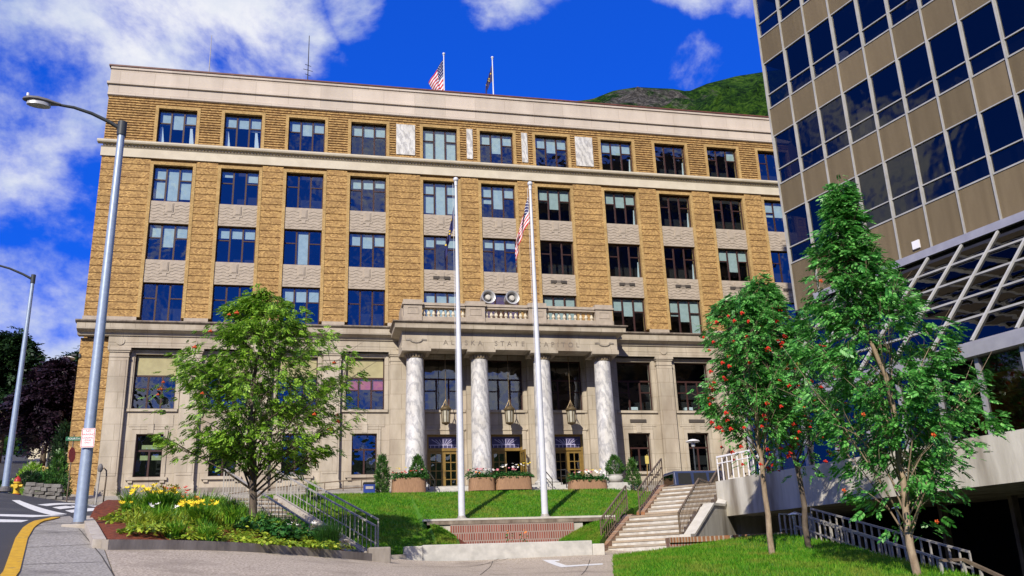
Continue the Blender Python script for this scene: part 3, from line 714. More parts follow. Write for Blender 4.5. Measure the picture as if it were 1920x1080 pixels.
for a, b in zip(ped, ped[1:]):
    for k in range(9):
        x = a[1]+(b[0]-a[1])*(k+.5)/9; link('baluster', balm, bal, (x, YB+.27, 15.40))
# platform, steps and doors
mb = MB(); mb.box(PL-.3, PR+.3, 51.6, YF-.001, 4.0, 5.15)
for k in range(3): mb.box(PL-.3, PR+.3, 51.6-.36*(k+1), 51.6-.36*k, 3.9, 5.15-.13*(k+1)-.0)
mb.build('portico_steps', 'white_stone', cap)
def leaf(name, hinge_x, z, w, h, ang, parent):
    # one glazed leaf, hinged at hinge_x, width w (sign gives the side), opened outwards by ang
    M = Matrix.Translation((hinge_x, YG-.02, z)) @ Matrix.Rotation(ang, 4, 'Z')
    mb = MB(); s = 1 if w > 0 else -1; w = abs(w)
    def bx(x0, x1, y0, y1, z0, z1, m=0):
        a, b = sorted((s*x0, s*x1)); k = len(mb.v); mb.box(a, b, y0, y1, z0, z1, m)
        mb.v[k:] = [tuple(M @ Vector(p)) for p in mb.v[k:]]
    bx(0, .13, -.03, .03, 0, h); bx(w-.13, w, -.03, .03, 0, h); bx(.13, w-.13, -.03, .03, 0, .26); bx(.13, w-.13, -.03, .03, h-.16, h)
    bx(w/2-.025, w/2+.025, -.025, .025, .26, h-.16)
    for k in range(1, 4): zz = .26+(h-.42)*k/4; bx(.13, w/2-.025, -.022, .022, zz-.025, zz+.025); bx(w/2+.025, w-.13, -.022, .022, zz-.025, zz+.025)
    o = mb.build(name, 'bronze_door', parent)
    mb = MB(); a, b = s*.13, s*(w-.13); mb.add([M @ Vector(p) for p in ((a, 0, .26), (b, 0, .26), (b, 0, h-.16), (a, 0, h-.16))], [(0, 1, 2, 3)]); mb.build('glazing', 'capitol_glass', o)
    mb = MB(); mb.tube([M @ Vector((s*(w-.07), -.07, .95)), M @ Vector((s*(w-.07), -.07, 1.25))], .018, 6); mb.build('handle', 'brass', o)
for b in DOORS:
    c = BX[b]
    mb = MB()
    for s in (-1, 1):
        x = sorted((c+s*(DW/2), c+s*(DW/2-.12))); mb.box(x[0], x[1], YG-.10, YG+.10, 5.15, 8.62)
    mb.box(c-DW/2+.12, c+DW/2-.12, YG-.10, YG+.10, 8.50, 8.62); mb.box(c-DW/2+.12, c+DW/2-.12, YG-.12, YG+.12, 7.62, 7.80)
    fr = mb.build('entrance', 'bronze_door', cap)
    mb = MB(); mb.box(c-DW/2+.12, c+DW/2-.12, YG-.02, YG+.02, 7.80, 8.50); mb.build('transom', 'violet_grille', fr)
    mb = MB()
    for k in range(7):
        x = c-.78+k*.26; mb.bar((x, YG-.05, 7.82), (x, YG-.05, 7.98), .05, .03)
        mb.bar((c+(x-c)*.25, YG-.05, 8.02), (c+(x-c)*.9, YG-.05, 8.34), .02, .03)
    mb.box(c-.85, c+.85, YG-.06, YG-.03, 7.98, 8.02); mb.build('transom_grille', 'pale_grille', fr)
    leaf('door_leaf', c-DW/2+.12, 5.16, DW/2-.125, 2.46, 0, fr)
    leaf('door_leaf', c+DW/2-.12, 5.16, -(DW/2-.125), 2.46, R(98) if b == 6 else 0, fr)
# ------------------------------------------------------------------ things fixed, hung or standing on the capitol
for b, lab in zip(DOORS, ('brass lantern hanging on a chain in front of the left entrance door', 'brass lantern hanging on a chain before the open middle door', 'brass lantern hanging on a chain in front of the right entrance door')):
    c = BX[b]-.03; y = 53.75
    t = thing('hanging_lantern', lab, 'lantern', (c, y, 13.7), 'lanterns hanging in the portico')
    mb = MB(); z = 13.72
    mb.tube([(c, y, 13.72), (c, y, 10.55)], .022, 6)
    k = 10.55
    for i in range(16): mb.ball((c, y, 10.6+i*.19), .034, sub=1, sc=(1, .6, 1.5))
    for s in range(4):
        a = s*math.pi/2; mb.tube([(c, y, 10.55), (c+.15*math.cos(a), y+.15*math.sin(a), 10.2), (c+.27*math.cos(a), y+.27*math.sin(a), 10.02)], .02, 5)
    mb.build('chain', 'brass', t)
    mb = MB(); mb.lathe(c, y, [(.31, 9.88), (.34, 9.92), (.34, 10.0), (.28, 10.04), (.08, 10.18)], 24)
    mb.lathe(c, y, [(.04, 8.98), (.12, 9.03), (.24, 9.08), (.26, 9.14)], 24)
    for s in range(8): a = s*math.pi/4; mb.bar((c+.235*math.cos(a), y+.235*math.sin(a), 9.13), (c+.285*math.cos(a), y+.285*math.sin(a), 9.89), .035)
    mb.build('frame', 'brass', t, smooth=True)
    mb = MB(); mb.lathe(c, y, [(.20, 9.14), (.24, 9.88)], 20); mb.build('lamp_glass', 'lantern_glass', t, smooth=True)
for x, lab in ((10.66, 'left of the two round grey loudspeaker horns behind the balustrade'), (12.20, 'right of the two round grey loudspeaker horns behind the balustrade')):
    y, z = 53.4, 16.95
    t = thing('horn_siren', lab, 'siren', (x, y+.3, 14.9), 'horns on the portico roof')
    D = Vector((.10, -1, .02)).normalized(); ud = Vector((0, 0, 1)); sd = D.cross(ud).normalized(); ud = sd.cross(D)
    def ringed(prof, n=24):
        mb = MB(); vs = []
        for r, d in prof:
            for j in range(n): a = 2*math.pi*j/n; vs.append(Vector((x, y, z))+D*d+sd*r*math.cos(a)+ud*r*math.sin(a))
        k = len(prof); mb.add(vs, [(i*n+j, i*n+(j+1) % n, (i+1)*n+(j+1) % n, (i+1)*n+j) for i in range(k-1) for j in range(n)]+[tuple(range(n)), tuple((k-1)*n+j for j in range(n))]); return mb
    ringed([(.18, -.6), (.34, -.5), (.40, -.2), (.42, .25), (.46, .30), (.44, .34), (.36, .30), (.26, .05), (.24, .02)]).build('horn', 'siren_grey', t, smooth=True)
    ringed([(.24, .03), (.23, .12), (.17, .16)]).build('driver', 'sign_grey', t, smooth=True)
    ringed([(.17, .165), (.16, .22), (.05, .25)]).build('cap', 'concrete_pale', t, smooth=True)
    mb = MB(); mb.tube([(x, y+.3, 14.92), (x, y+.3, z-.2)], .06, 8); mb.box(x-.3, x+.3, y+.1, y+.5, 14.9, 14.96); mb.build('mount', 'siren_grey', t)
# roof antennas and flagpoles
def pole_thing(name, lab, cat, p, q, r0, r1, material, ball=0, group=None):
    p, q = Vector(p), Vector(q); t = thing(name, lab, cat, p, group)
    mb = MB(); mb.tube([p, (p+q)/2, q], [r0, (r0+r1)/2, r1], 16); mb.build('pole', material, t, smooth=True)
    if ball: mb = MB(); mb.ball(q+Vector((0, 0, ball*.8)), ball, sub=3); mb.tube([q-Vector((0, 0, .1)), q+Vector((0, 0, .1))], r1*1.5, 10); mb.build('finial', material, t, smooth=True)
    return t
p = at(390, 150, 60); q = at(397, 66, 60); p = Vector((q.x, 60, 31.6))
pole_thing('roof_antenna', 'slim pale whip antenna on the roof near the left corner', 'antenna', p, q, .05, .02, 'galvanised')
q = at(580, 67, 60); p = Vector((q.x, 60, 31.6)); t = pole_thing('roof_antenna', 'dark roof mast with short cross bars, right of the pale whip', 'antenna', p, q, .05, .025, 'iron')
mb = MB()
for z, l in ((36.2, .34), (36.6, .22), (35.8, .20)): mb.tube([(q.x-l, 60, z+.1), (q.x+l, 60, z-.05)], .022, 5); mb.tube([(q.x, 60-l*.7, z), (q.x, 60+l*.7, z+.1)], .022, 5)
mb.build('cross_bars', 'iron', t)
def flag_mesh(P, nu, nv, matfun, mats, name):
    vs = [P(i/nu, j/nv) for j in range(nv+1) for i in range(nu+1)]
    mb = MB(); mb.add(vs, [(j*(nu+1)+i, j*(nu+1)+i+1, (j+1)*(nu+1)+i+1, (j+1)*(nu+1)+i) for j in range(nv) for i in range(nu)])
    mb.m = [matfun((i+.5)/nu, (j+.5)/nv) for j in range(nv) for i in range(nu)]
    return mb.mesh(name, mats, 'all')
def us(u, v): return 2 if (u < .40 and v < 7/13) else int(v*13) % 2
def stars_on(P, spots, r, matn, parent, name, side=-1):
    mb = MB()
    for u, v in spots:
        c = Vector(P(u, v)); du = (Vector(P(min(u+.01, 1), v))-Vector(P(max(u-.01, 0), v))); dv = (Vector(P(u, min(v+.01, 1)))-Vector(P(u, max(v-.01, 0))))
        if du.length < 1e-6 or dv.length < 1e-6: continue
        n = du.cross(dv).normalized(); e1 = dv.normalized(); e2 = n.cross(e1)
        for sg in (-1, 1):
            pts = [c+n*sg*.006+(e1*math.cos(a)+e2*math.sin(a))*(r if k % 2 == 0 else r*.45) for k, a in enumerate(np.arange(10)*math.pi/5)]
            mb.add(pts, [tuple(range(10))])
    return mb.build(name, matn, parent)
us_stars = [((.40*(c+.5)/6), (7/13*(r+.5)/5)) for r in range(5) for c in range(6)]
dipper = [(.16, .38), (.22, .56), (.34, .62), (.36, .46), (.50, .40), (.60, .36), (.72, .46), (.86, .16)]
# roof flags
q = at(832, 103, 60); p = Vector((q.x, 60, 31.6)); pole_thing('roof_flagpole', 'white flagpole on the roof carrying the striped flag', 'flagpole', p, q, .07, .04, 'pole_white', .11, 'flagpoles on the roof')
A, B_, C_, D_ = at(831, 111, 60), at(803, 156, 60), at(820, 178, 60), at(833, 170, 60)
A.x = q.x-.06; D_.x = q.x-.06
def Pf(u, v):
    p = (A*(1-u)+B_*u)*(1-v)+(D_*(1-u)+C_*u)*v
    return (p.x, p.y-.16*math.sin(u*9+v*2.5)*min(1, u*3), p.z)
f = link('roof_flag', flag_mesh(Pf, 52, 26, us, ['flag_red', 'flag_white', 'flag_navy'], 'roof_flag')); tag(f, 'red and white striped flag flying out from the left roof pole', 'flag')
stars_on(Pf, us_stars, .045, 'flag_white', f, 'stars')
q = at(923, 110, 60); p = Vector((q.x, 60, 31.6)); pole_thing('roof_flagpole', 'white flagpole on the roof carrying the limp dark flag', 'flagpole', p, q, .07, .04, 'pole_white', .11, 'flagpoles on the roof')
def limp(top, h, fly, wdt, d=(-1, 0), ph=0.):
    def P(u, v):
        w = wdt*(1-math.exp(-2.2*u))*(.35+.65*min(1, v+u*.8)); o = .07*math.sin(u*16+ph+v*2.0)*min(1, u*4)*(.5+u)
        return (top[0]+d[0]*w-d[1]*o+.04*math.sin(u*21+ph)*u, top[1]+d[1]*w-abs(d[0])*o-.02, top[2]-v*h*.96-u*fly*.86+.03*math.sin(u*12))
    return P
P = limp((q.x-.05, 60, q.z-.55), 1.5, 2.0, .62, ph=1); f = link('roof_flag', flag_mesh(P, 30, 16, lambda u, v: 0, ['flag_navy'], 'roof_flag')); tag(f, 'dark blue flag hanging limp from the right roof pole', 'flag')
stars_on(P, dipper, .09, 'star_gold', f, 'stars')
# ================================================================== THE GLASS AND PANEL OFFICE TOWER ON THE RIGHT
TOX, TOY, TAZ, TS = 19.845834, 32.979154, 0.24720999, 1.37410148
td = Vector((math.sin(TAZ), -math.cos(TAZ), 0)); tn = Vector((-math.cos(TAZ), -math.sin(TAZ), 0)); TO = Vector((TOX, TOY, 0))
def TP(c, e, z): return TO+td*(c*TS)+tn*e+Vector((0, 0, z))      # c = bays along the face, e = metres outwards
def tbox(mb, c0, c1, e0, e1, z0, z1, m=0):
    mb.hexa([TP(c0, e0, z0), TP(c1, e0, z0), TP(c1, e1, z0), TP(c0, e1, z0), TP(c0, e0, z1), TP(c1, e0, z1), TP(c1, e1, z1), TP(c0, e1, z1)], m)
tow = thing('office_tower', 'brown panelled office tower with dark glass bands and pale mullions', 'building', TP(8, -12, 0), None)
NC = 14; RP = 3.7
FL = [(12.42, 14.735), (16.13, 18.44), (19.83, 22.13), (23.53, 25.83), (27.23, 29.53), (30.93, 33.23), (34.63, 36.93)]     # glass bands (sill, head)
TR = [.72, .69, .69, .69, .69, .69, .69]; TOP = 38.3
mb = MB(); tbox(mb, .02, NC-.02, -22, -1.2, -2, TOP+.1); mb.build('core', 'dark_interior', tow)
mb = MB(); tbox(mb, 0, NC, -22, .0, TOP, TOP+.3); mb.build('roof', 'roof_gravel', tow)
for k in range(7):
    mb = MB(); z = FL[k][0]-.30; tbox(mb, .02, NC-.02, -1.19, -.06, z, z+.2); mb.build('floor_slab', 'dark_interior', tow)
# first-bay originals of every repeated piece, then copies along the face
def tmesh(fn, name, mats):
    mb = MB(); fn(mb); return mb.mesh(name, mats)
for k, (s, h) in enumerate(FL):
    t = s+TR[k]
    def fr(mb):
        mb.lattice([.028, .045, .955, .972], [s-.028, s+.030, t-.022, t+.022, h-.022, h+.022], lambda i, j: i in (0, 2) or j in (0, 2, 4), -.05, .04, TP)
    fm_ = tmesh(fr, 'window_frame', 'mullion_metal')
    def gl(mb): mb.quad(TP(.03, -.02, s), TP(.97, -.02, s), TP(.97, -.02, h), TP(.03, -.02, h))
    gm_ = tmesh(gl, 'pane', 'tower_glass')
    zt = FL[k+1][0] if k < 6 else TOP
    def sp(mb): tbox(mb, 0.02, .98, -.05, .012, h+.03, zt-.035)
    sm_ = tmesh(sp, 'spandrel_panel', 'brown_panel')
    for c in range(NC):
        off = td*(c*TS)
        w = link('window', fm_, tow, off); link('pane', gm_, w, off); link('spandrel_panel', sm_, tow, off)
def sp0(mb): tbox(mb, 0.02, .98, -.05, .012, 10.36, 12.385)
sm_ = tmesh(sp0, 'spandrel_panel', 'brown_panel')
for c in range(NC): link('spandrel_panel', sm_, tow, td*(c*TS))
def mu(mb):
    tbox(mb, -.020, .020, -.02, .085, 10.34, TOP)
mm_ = tmesh(mu, 'mullion', 'mullion_metal')
for c in range(NC+1): link('mullion', mm_, tow, td*(c*TS))
# north face towards the capitol and the other sides: panel bands and glass bands
for k in range(-3, 7):
    s = 12.42+k*RP if k < 0 else FL[k][0]; h = s+2.31
    for nm, mt, z0, z1, pr in (('window_band', 'tower_glass', s, h, 0), ('panel_band', 'brown_panel', h, s+RP, .03)):
        mb = MB()
        a, b = TP(0, -.03, 0), TP(0, -22, 0); o = -td*pr
        mb.hexa([a+o+Vector((0, 0, z0)), b+o+Vector((0, 0, z0)), b+o-o+Vector((0, 0, z0)), a-o+o+Vector((0, 0, z0)), a+o+Vector((0, 0, z1)), b+o+Vector((0, 0, z1)), b+Vector((0, 0, z1)), a+Vector((0, 0, z1))]) if pr else mb.quad(a+Vector((0, 0, z0)), b+Vector((0, 0, z0)), b+Vector((0, 0, z1)), a+Vector((0, 0, z1)))
        mb.build(nm, mt, tow)
mb = MB(); c = TP(4.55, .03, 11.08); mb.bar(c-td*.15, c+td*.15, .10, .30, m=0); mb.build('wall_light', 'sign_white', tow)
# desks, boards and odds and ends standing behind the glass
for cc, k, w_, h_, mt in ((.35, 3, .75, .45, 'curtain'), (1.3, 3, .4, .35, 'yellow_rail'), (.3, 2, .8, .42, 'orange_board'), (1.55, 2, .35, .55, 'curtain'), (2.8, 2, .3, .75, 'curtain'), (5.35, 3, .75, .62, 'curtain'), (6.4, 2, .95, .60, 'curtain'), (7.25, 2, .55, 1.6, 'blind_olive'), (7.6, 2, .22, .3, 'hydrant_red'), (3.1, 1, .5, 1.55, 'blind_olive'), (.25, 1, .25, 1.9, 'brown_panel'), (5.0, 2, .3, .3, 'fl_red')):
    s = FL[k][0]; mb = MB(); tbox(mb, cc, cc+w_/TS, -.7, -.45, s-.05, s+h_); tbox(mb, cc+.05, cc+w_/TS*.5, -.75, -.4, s-.05, s+h_*.7)
    mb.build('office_furniture', mt, tow)
# atrium: flashing, sloping glass, beam, lobby glazing, concrete parapet
mb = MB(); tbox(mb, 1.0, NC+1, .02, .42, 10.36, 10.64); mb.build('flashing', 'flashing_metal', tow)
E0, ZA, E1, ZB = .30, 10.34, 4.66, 5.88
mb = MB(); tbox(mb, 0, NC+1, -.05, .02, 3.2, 5.2); mb.build('lobby_back_wall', 'orange_board', tow)
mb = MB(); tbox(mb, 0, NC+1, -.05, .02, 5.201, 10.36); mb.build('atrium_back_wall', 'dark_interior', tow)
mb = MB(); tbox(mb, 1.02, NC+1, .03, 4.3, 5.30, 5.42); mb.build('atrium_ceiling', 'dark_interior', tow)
for c in range(1, NC+1):
    mb = MB(); mb.bar(TP(c, E0, ZA), TP(c, E1, ZB), .07, .14); mb.build('rafter', 'rafter_white', tow)
    if c < NC:
        mb = MB(); f = .02
        mb.quad(TP(c+f, E0, ZA), TP(c+1-f, E0, ZA), TP(c+1-f, E1, ZB), TP(c+f, E1, ZB)); mb.build('sloped_pane', 'atrium_glass', tow)
for k in range(1, 5):
    t = k/5; p = lambda c: TP(c, E0+(E1-E0)*t, ZA+(ZB-ZA)*t+.03)
    mb = MB(); mb.bar(p(1), p(NC), .032, .06); mb.build('purlin', 'mullion_metal', tow)
mb = MB(); mb.quad(TP(1, 0, ZA), TP(1, E1, ZB), TP(1, E1, 3.25), TP(1, 0, 3.25)); mb.build('end_glazing', 'atrium_glass', tow)
mb = MB(); tbox(mb, .95, NC+1, 4.45, 4.85, 5.44, 5.80); tbox(mb, .95, NC+1, 4.40, 4.74, 5.80, 5.88); mb.build('eaves_beam', 'flashing_metal', tow)
for c in range(1, NC+1):
    mb = MB(); tbox(mb, c-.045, c+.045, 4.52, 4.66, 3.27, 5.44); mb.build('lobby_mullion', 'flashing_metal', tow)
    if c < NC:
        mb = MB(); mb.quad(TP(c+.04, 4.58, 3.27), TP(c+.96, 4.58, 3.27), TP(c+.96, 4.58, 5.44), TP(c+.04, 4.58, 5.44)); mb.build('lobby_pane', 'lobby_glass', tow)
mb = MB(); tbox(mb, .9, NC+1, 4.50, 4.80, 3.20, 3.27); mb.build('lobby_sill', 'flashing_metal', tow)
mb = MB()
for c, z0, z1, w_, mt in ((7.2, 4.7, 5.3, .7, 0), (8.15, 4.6, 5.1, .6, 0), (9.2, 3.6, 4.0, 1.4, 0), (8.3, 3.4, 4.1, .5, 0), (9.9, 4.5, 4.75, 1.0, 0), (6.8, 3.5, 4.6, .3, 0)): tbox(mb, c, c+w_, 2.4, 2.7, z0, z1)
mb.build('lobby_display', 'orange_board', tow)
mb = MB(); tbox(mb, -.12, NC+1, 4.82, 5.12, 1.93, 3.22); mb.build('deck_parapet', 'concrete', tow)
mb = MB(); tbox(mb, -.12, NC+1, -1, 4.82, 1.95, 2.35); tbox(mb, .9, NC+1, -1, 4.5, 2.35, 3.19); mb.build('deck_slab', 'concrete', tow)
mb = MB(); tbox(mb, -.5, NC+1, -6.3, -6, -3, 1.95); mb.build('garage_wall', 'dark_interior', tow)
for c in (1.5, 4.1, 6.0, 7.9, 9.8, 11.9, 13.6):
    mb = MB(); tbox(mb, c-.05, c+.05, .2, .5, -3, 1.95); mb.build('garage_column', 'stone_ledge', tow)
mb = MB(); tbox(mb, -.5, -.12, -6, 4.6, -3, 2.6); mb.build('garage_end_wall', 'concrete', tow)
struct(link('garage_floor', (lambda m: (tbox(m, -.5, NC+1, -6, 6.0, -2.1, -1.9), m.mesh('garage_floor', 'dark_interior'))[1])(MB())))
# plain lift-and-services block carrying the far side of the tower to the ground
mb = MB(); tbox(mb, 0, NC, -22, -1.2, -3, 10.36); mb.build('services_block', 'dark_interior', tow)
# white railing on the deck above the stairs
t = thing('deck_railing', 'white metal railing on the concrete deck at the head of the right stairs', 'railing', TP(-.1, 4.9, 3.22))
mb = MB(); pts = [TP(-.1, 4.97, 3.22), TP(1.55, 4.97, 3.22)]
for i in range(9): p = pts[0].lerp(pts[1], i/8); mb.bar(p, p+Vector((0, 0, .88)), .035)
mb.build('posts', 'sign_white', t)
mb = MB(); mb.bar(pts[0]+Vector((0, 0, .9)), pts[1]+Vector((0, 0, .9)), .06); mb.bar(pts[0]+Vector((0, 0, .66)), pts[1]+Vector((0, 0, .66)), .035); mb.build('top_rail', 'sign_white', t)
# ================================================================== GROUND, ROADS, LAWNS, STEPS
EPS = .004
def ground_z(x, y):
    xc, yc = min(max(x, -32), 42), min(max(y, -2), 92)
    d = math.hypot(x-xc, y-yc); return G(xc, yc)-.55-min(d*.02, 6)-(1.6 if x > 13 and y < 33 and x > 13+(33-y)*.08 else 0)
mb = MB(); gx = list(np.r_[-900:-40:60, -40:50:1.6, 50:950:60]); gy = list(np.r_[-500:-6:60, -6:95:1.6, 95:900:60])
vs = [(x, y, ground_z(x, y)) for y in gy for x in gx]; nx = len(gx)
mb.add(vs, [(j*nx+i, j*nx+i+1, (j+1)*nx+i+1, (j+1)*nx+i) for j in range(len(gy)-1) for i in range(nx-1)])
struct(mb.build('ground', 'earth', smooth='all'))
# curb line of the left pavement, from beside the camera to the crossing, then along the street behind the bed
curb = [hit(*p) for p in ((-40, 1130), (8, 1072), (30, 1010), (44, 990), (66, 977), (98, 970), (131, 967.5), (160, 963), (200, 955.5), (236, 949))]
curb = [Vector((-5.2, 2, 0)), Vector((-4.7, 8, 0))]+curb
for c in curb: c.z = G(c.x, c.y)
print('CURB', [tuple(round(v, 2) for v in c) for c in curb])
P0, P1, P4 = hit(195, 1030), hit(703, 1052), hit(163, 985)
print('BED', P0, P1, P4)
cu2 = [(c.x, c.y) for c in curb]
# the street: asphalt everywhere between the kerbs, and up the hill on the left
road = [(-17, 0), (-16.5, 20), (-16.0, 38), (-16.5, 44), (-15.5, 47), (-9, 47.6), (0, 47.2), (20, 47), (40, 47), (40, 37.5), (16, 36.2), (11, 37.3), (-4, 37.6)]+[(x+.02, y) for x, y in reversed(cu2)]+[(-5, 0)]
struct(sheet('road', road, road_z, 'asphalt', .1, 1.2))
hill = [(-27, 44), (-16.5, 44), (-16.0, 48), (-17.2, 60), (-20.5, 75), (-24, 92), (-33, 92), (-31, 70)]
struct(sheet('hill_road', hill, lambda x, y: G(x, y)-.11, 'asphalt', .1, 1.5))
# pavements
lp = [(x, y) for x, y in cu2]+[(P4.x, P4.y), (P0.x, P0.y)]
jl = [hit(*p) for p in ((160, 992), (186, 1040), (215, 1085))]
side = cu2[:9]+[(P4.x-.02, P4.y+.1), (P4.x, P4.y), (P0.x, P0.y), (jl[2].x, jl[2].y), (jl[2].x+.6, 9), (.2, 2)]
struct(sheet('sidewalk', side, G, 'sidewalk', .16, .7))
plaza = [(P0.x+.02, P0.y), (P1.x, P1.y), (1.9, 27.0), (1.6, 28.6), (9.2, 29.4), (10.3, 31.3), (13.2, 29.0), (13.4, 27.6), (6.7, 19.6), (6.2, 13.4), (6.0, 2), (.22, 2), (jl[2].x+.62, 9), (jl[2].x+.02, jl[2].y)]
struct(sheet('plaza', plaza, G, 'plaza_aggregate', .16, .7))
fore = [(-13.3, 50.2), (-11.5, 48.3), (-6, 48.0), (0, 47.6), (20, 47.4), (40, 47.4), (40, 54.85), (-13.2, 54.85)]
struct(sheet('forecourt', fore, lambda x, y: G(x, y)+.012, 'sidewalk', .2, .8))
island = [(-15.6, 53.5), (-15.6, 49.5), (-14.6, 47.6), (-13.2, 47.5), (-11.6, 48.2), (-13.35, 50.2), (-13.25, 54.8), (-13.4, 62), (-17, 64), (-16.6, 58)]
struct(sheet('corner_pavement', island, lambda x, y: G(x, y)+.02, 'sidewalk', .2, .8))
verge = [(-16.9, 60.0), (-16.4, 52), (-15.62, 52), (-15.6, 60), (-20, 78), (-23, 92), (-24.2, 92), (-21, 77)]
struct(sheet('hill_pavement', verge, lambda x, y: G(x, y)+.03, 'sidewalk', .2, 1))
# kerb: yellow paint on a raised stone strip
mb = MB(); a_ = None; kk = curb[:8]
dense = []
for p, q in zip(kk, kk[1:]): dense += [p.lerp(q, t/6) for t in range(6)]
dense.append(kk[-1])
for c in dense: c.z = G(c.x, c.y)
prof = []
for i, c in enumerate(dense):
    d = (dense[min(i+1, len(dense)-1)]-dense[max(i-1, 0)]); d.z = 0; d.normalize(); n = Vector((-d.y, d.x, 0))
    prof.append([c+n*.03+Vector((0, 0, -.14)), c+n*.012+Vector((0, 0, .012)), c-n*.19+Vector((0, 0, .012)), c-n*.19+Vector((0, 0, -.1))])
for a, b in zip(prof, prof[1:]):
    for k in range(3): mb.quad(a[k], a[k+1], b[k+1], b[k])
struct(mb.build('yellow_kerb', 'yellow_paint'))
# pavement joints and cracks: narrow dark strips
def strip(mb, pts, w, zf, dz=EPS):
    q = []
    for a, b in zip(pts, pts[1:]):
        n = max(1, int((b-a).length/.5)); q += [a.lerp(b, i/n) for i in range(n)]
    q.append(pts[-1]); ed = []
    for i, c in enumerate(q):
        d = q[min(i+1, len(q)-1)]-q[max(i-1, 0)]; d.z = 0
        if d.length < 1e-6: d = Vector((1, 0, 0))
        d.normalize(); n = Vector((-d.y, d.x, 0))*w/2
        ed.append(((c+n).x, (c+n).y, (c-n).x, (c-n).y))
    for a, b in zip(ed, ed[1:]):
        mb.quad(*[(x, y, zf(x, y)+dz) for x, y in ((a[0], a[1]), (b[0], b[1]), (b[2], b[3]), (a[2], a[3]))])
mb = MB()
for l in (((37, 1003), (160, 996)), ((33, 1028), (176, 1021)), ((60, 988), (152, 981)), ((14, 1060), (195, 1054)), ((148, 992), (170, 1018), (190, 1042), (217, 1085))):
    strip(mb, [hit(*p) for p in l], .022, G, .006)
for l in (((900, 1078), (924, 1052)), ((735, 1062), (935, 1048)), ((1090, 1078), (1106, 1050)), ((720, 1055), (960, 1045))):
    strip(mb, [hit(*p) for p in l], .02, G, .006)
struct(mb.build('pavement_joints', 'crack_dark'), 'stuff')
# white pavement paint left on the plaza and the crossing stripes
def paint(name, px, zf, parent=None):
    pts = [hit(*p, zf) for p in px]; poly = [(p.x, p.y) for p in pts]
    return struct(sheet(name, poly, lambda x, y: zf(x, y)+.006, 'road_paint', 0, .8))
paint('plaza_paint', [(1017, 1050), (1050, 1050), (1048, 1052.2), (1040, 1053), (1062, 1060.5), (1130, 1056.5), (1130, 1059), (1052, 1064)], G)
ST = [[(22, 938), (36, 938), (126, 964.2), (96, 966.4)], [(-20, 964), (96, 966.6), (122, 966.8), (60, 970), (-20, 967.5)], [(-20, 973.5), (54, 975.6), (40, 979.5), (-20, 979.5)],
      [(70, 946.5), (150, 944.4), (236, 944), (230, 946), (88, 949)], [(98, 951.5), (228, 948.2), (214, 951), (112, 955)], [(122, 957.5), (198, 953.6), (184, 957.2), (134, 961.5)]]
for s_ in ST: paint('crosswalk_stripe', s_, road_z)
# ------------------------------------------------------------------ stairs
def stair_frame(x, y, az):
    d = Vector((math.sin(az), math.cos(az), 0)); r = Vector((math.cos(az), -math.sin(az), 0)); o = Vector((x, y, 0))
    return lambda s, t, z: o+d*s+r*t+Vector((0, 0, z))
def stairs(name, label, fr, w, z0, z1, run, n, land):
    # n risers; a landing 'land' long half way; t runs 0..w to the right
    o = thing(name, label, 'stairs', fr(0, w/2, z0)); mb = MB(); tread = (run-land)/n; s = 0; z = z0; h = (z1-z0)/n; prof = [(0, z0-.8), (0, z0)]
    for k in range(n):
        z += h; prof.append((s, z)); s += tread+(land if k == n//2-1 else 0); prof.append((s, z))
    prof.append((s, z0-.8))
    a = [fr(p[0], 0, p[1]) for p in prof]; b = [fr(p[0], w, p[1]) for p in prof]; m = len(prof)
    mb.add(a+b, [(i, (i+1) % m, m+(i+1) % m, m+i) for i in range(m)]+[tuple(range(m-1, -1, -1)), tuple(range(m, 2*m))])
    mb.m = [1 if 0 < i < m-2 and i % 2 == 1 else 0 for i in range(m)]+[1, 1]     # brick risers under worn concrete treads
    mb.m = [0]*len(mb.f); mb.build('steps', 'tread_concrete', o)
    for i in range(2, m-2, 2):   # brick nosing on every step
        ps, pz = prof[i]; mb = MB(); q = [fr(ps-.025, .015, pz-.065), fr(ps+.14, .015, pz-.065), fr(ps+.14, w-.015, pz-.065), fr(ps-.025, w-.015, pz-.065)]
        mb.hexa(q+[p+Vector((0, 0, .071)) for p in q]); mb.build('nosing', 'riser_brick', o)
    def zs(s_):                  # height of the line of nosings
        half = (n//2)*tread
        if s_ <= half: return z0+h+(s_/tread)*h
        if s_ <= half+land: return z0+h*(n//2)+h*.5
        return z0+h*(n//2)+h+((s_-half-land)/tread)*h
    return o, zs
frR = stair_frame(10.2, 31.0, R(44)); RUN = 5.6; LAND = 1.15
sR, zR = stairs('right_stairs', 'flight of weathered concrete steps with brick edges climbing beside the concrete wall on the right', frR, 2.8, .80, 3.32, RUN, 14, LAND)
half = 7*(RUN-LAND)/14
def slope_wall(mb, fr, segs, t0, t1, drop, m=0):
    # closed prism following the (s, z) outline segs, from t0 to t1
    top = segs; bot = [(s, z-drop) for s, z in reversed(segs)]; pr = top+bot
    a = [fr(s, t0, z) for s, z in pr]; b = [fr(s, t1, z) for s, z in pr]; n = len(pr)
    mb.add(a+b, [(i, (i+1) % n, n+(i+1) % n, n+i) for i in range(n)]+[tuple(range(n-1, -1, -1)), tuple(range(n, 2*n))], m)
mb = MB()
segsL = [(-.45, .98), (-.1, 1.05), (half, 2.06+.10), (half+.05, 2.14), (half+LAND-.05, 2.14), (half+LAND, 2.3), (RUN, 3.45), (RUN+.3, 3.45)]
slope_wall(mb, frR, segsL, -.34, -.002, .55); mb.build('brick_edge', 'paver_brick', sR)
segsW = [(-.35, 1.22), (.05, 1.24), (half, 2.34), (half+LAND, 2.36), (RUN-.15, 3.46), (RUN+.5, 3.48)]
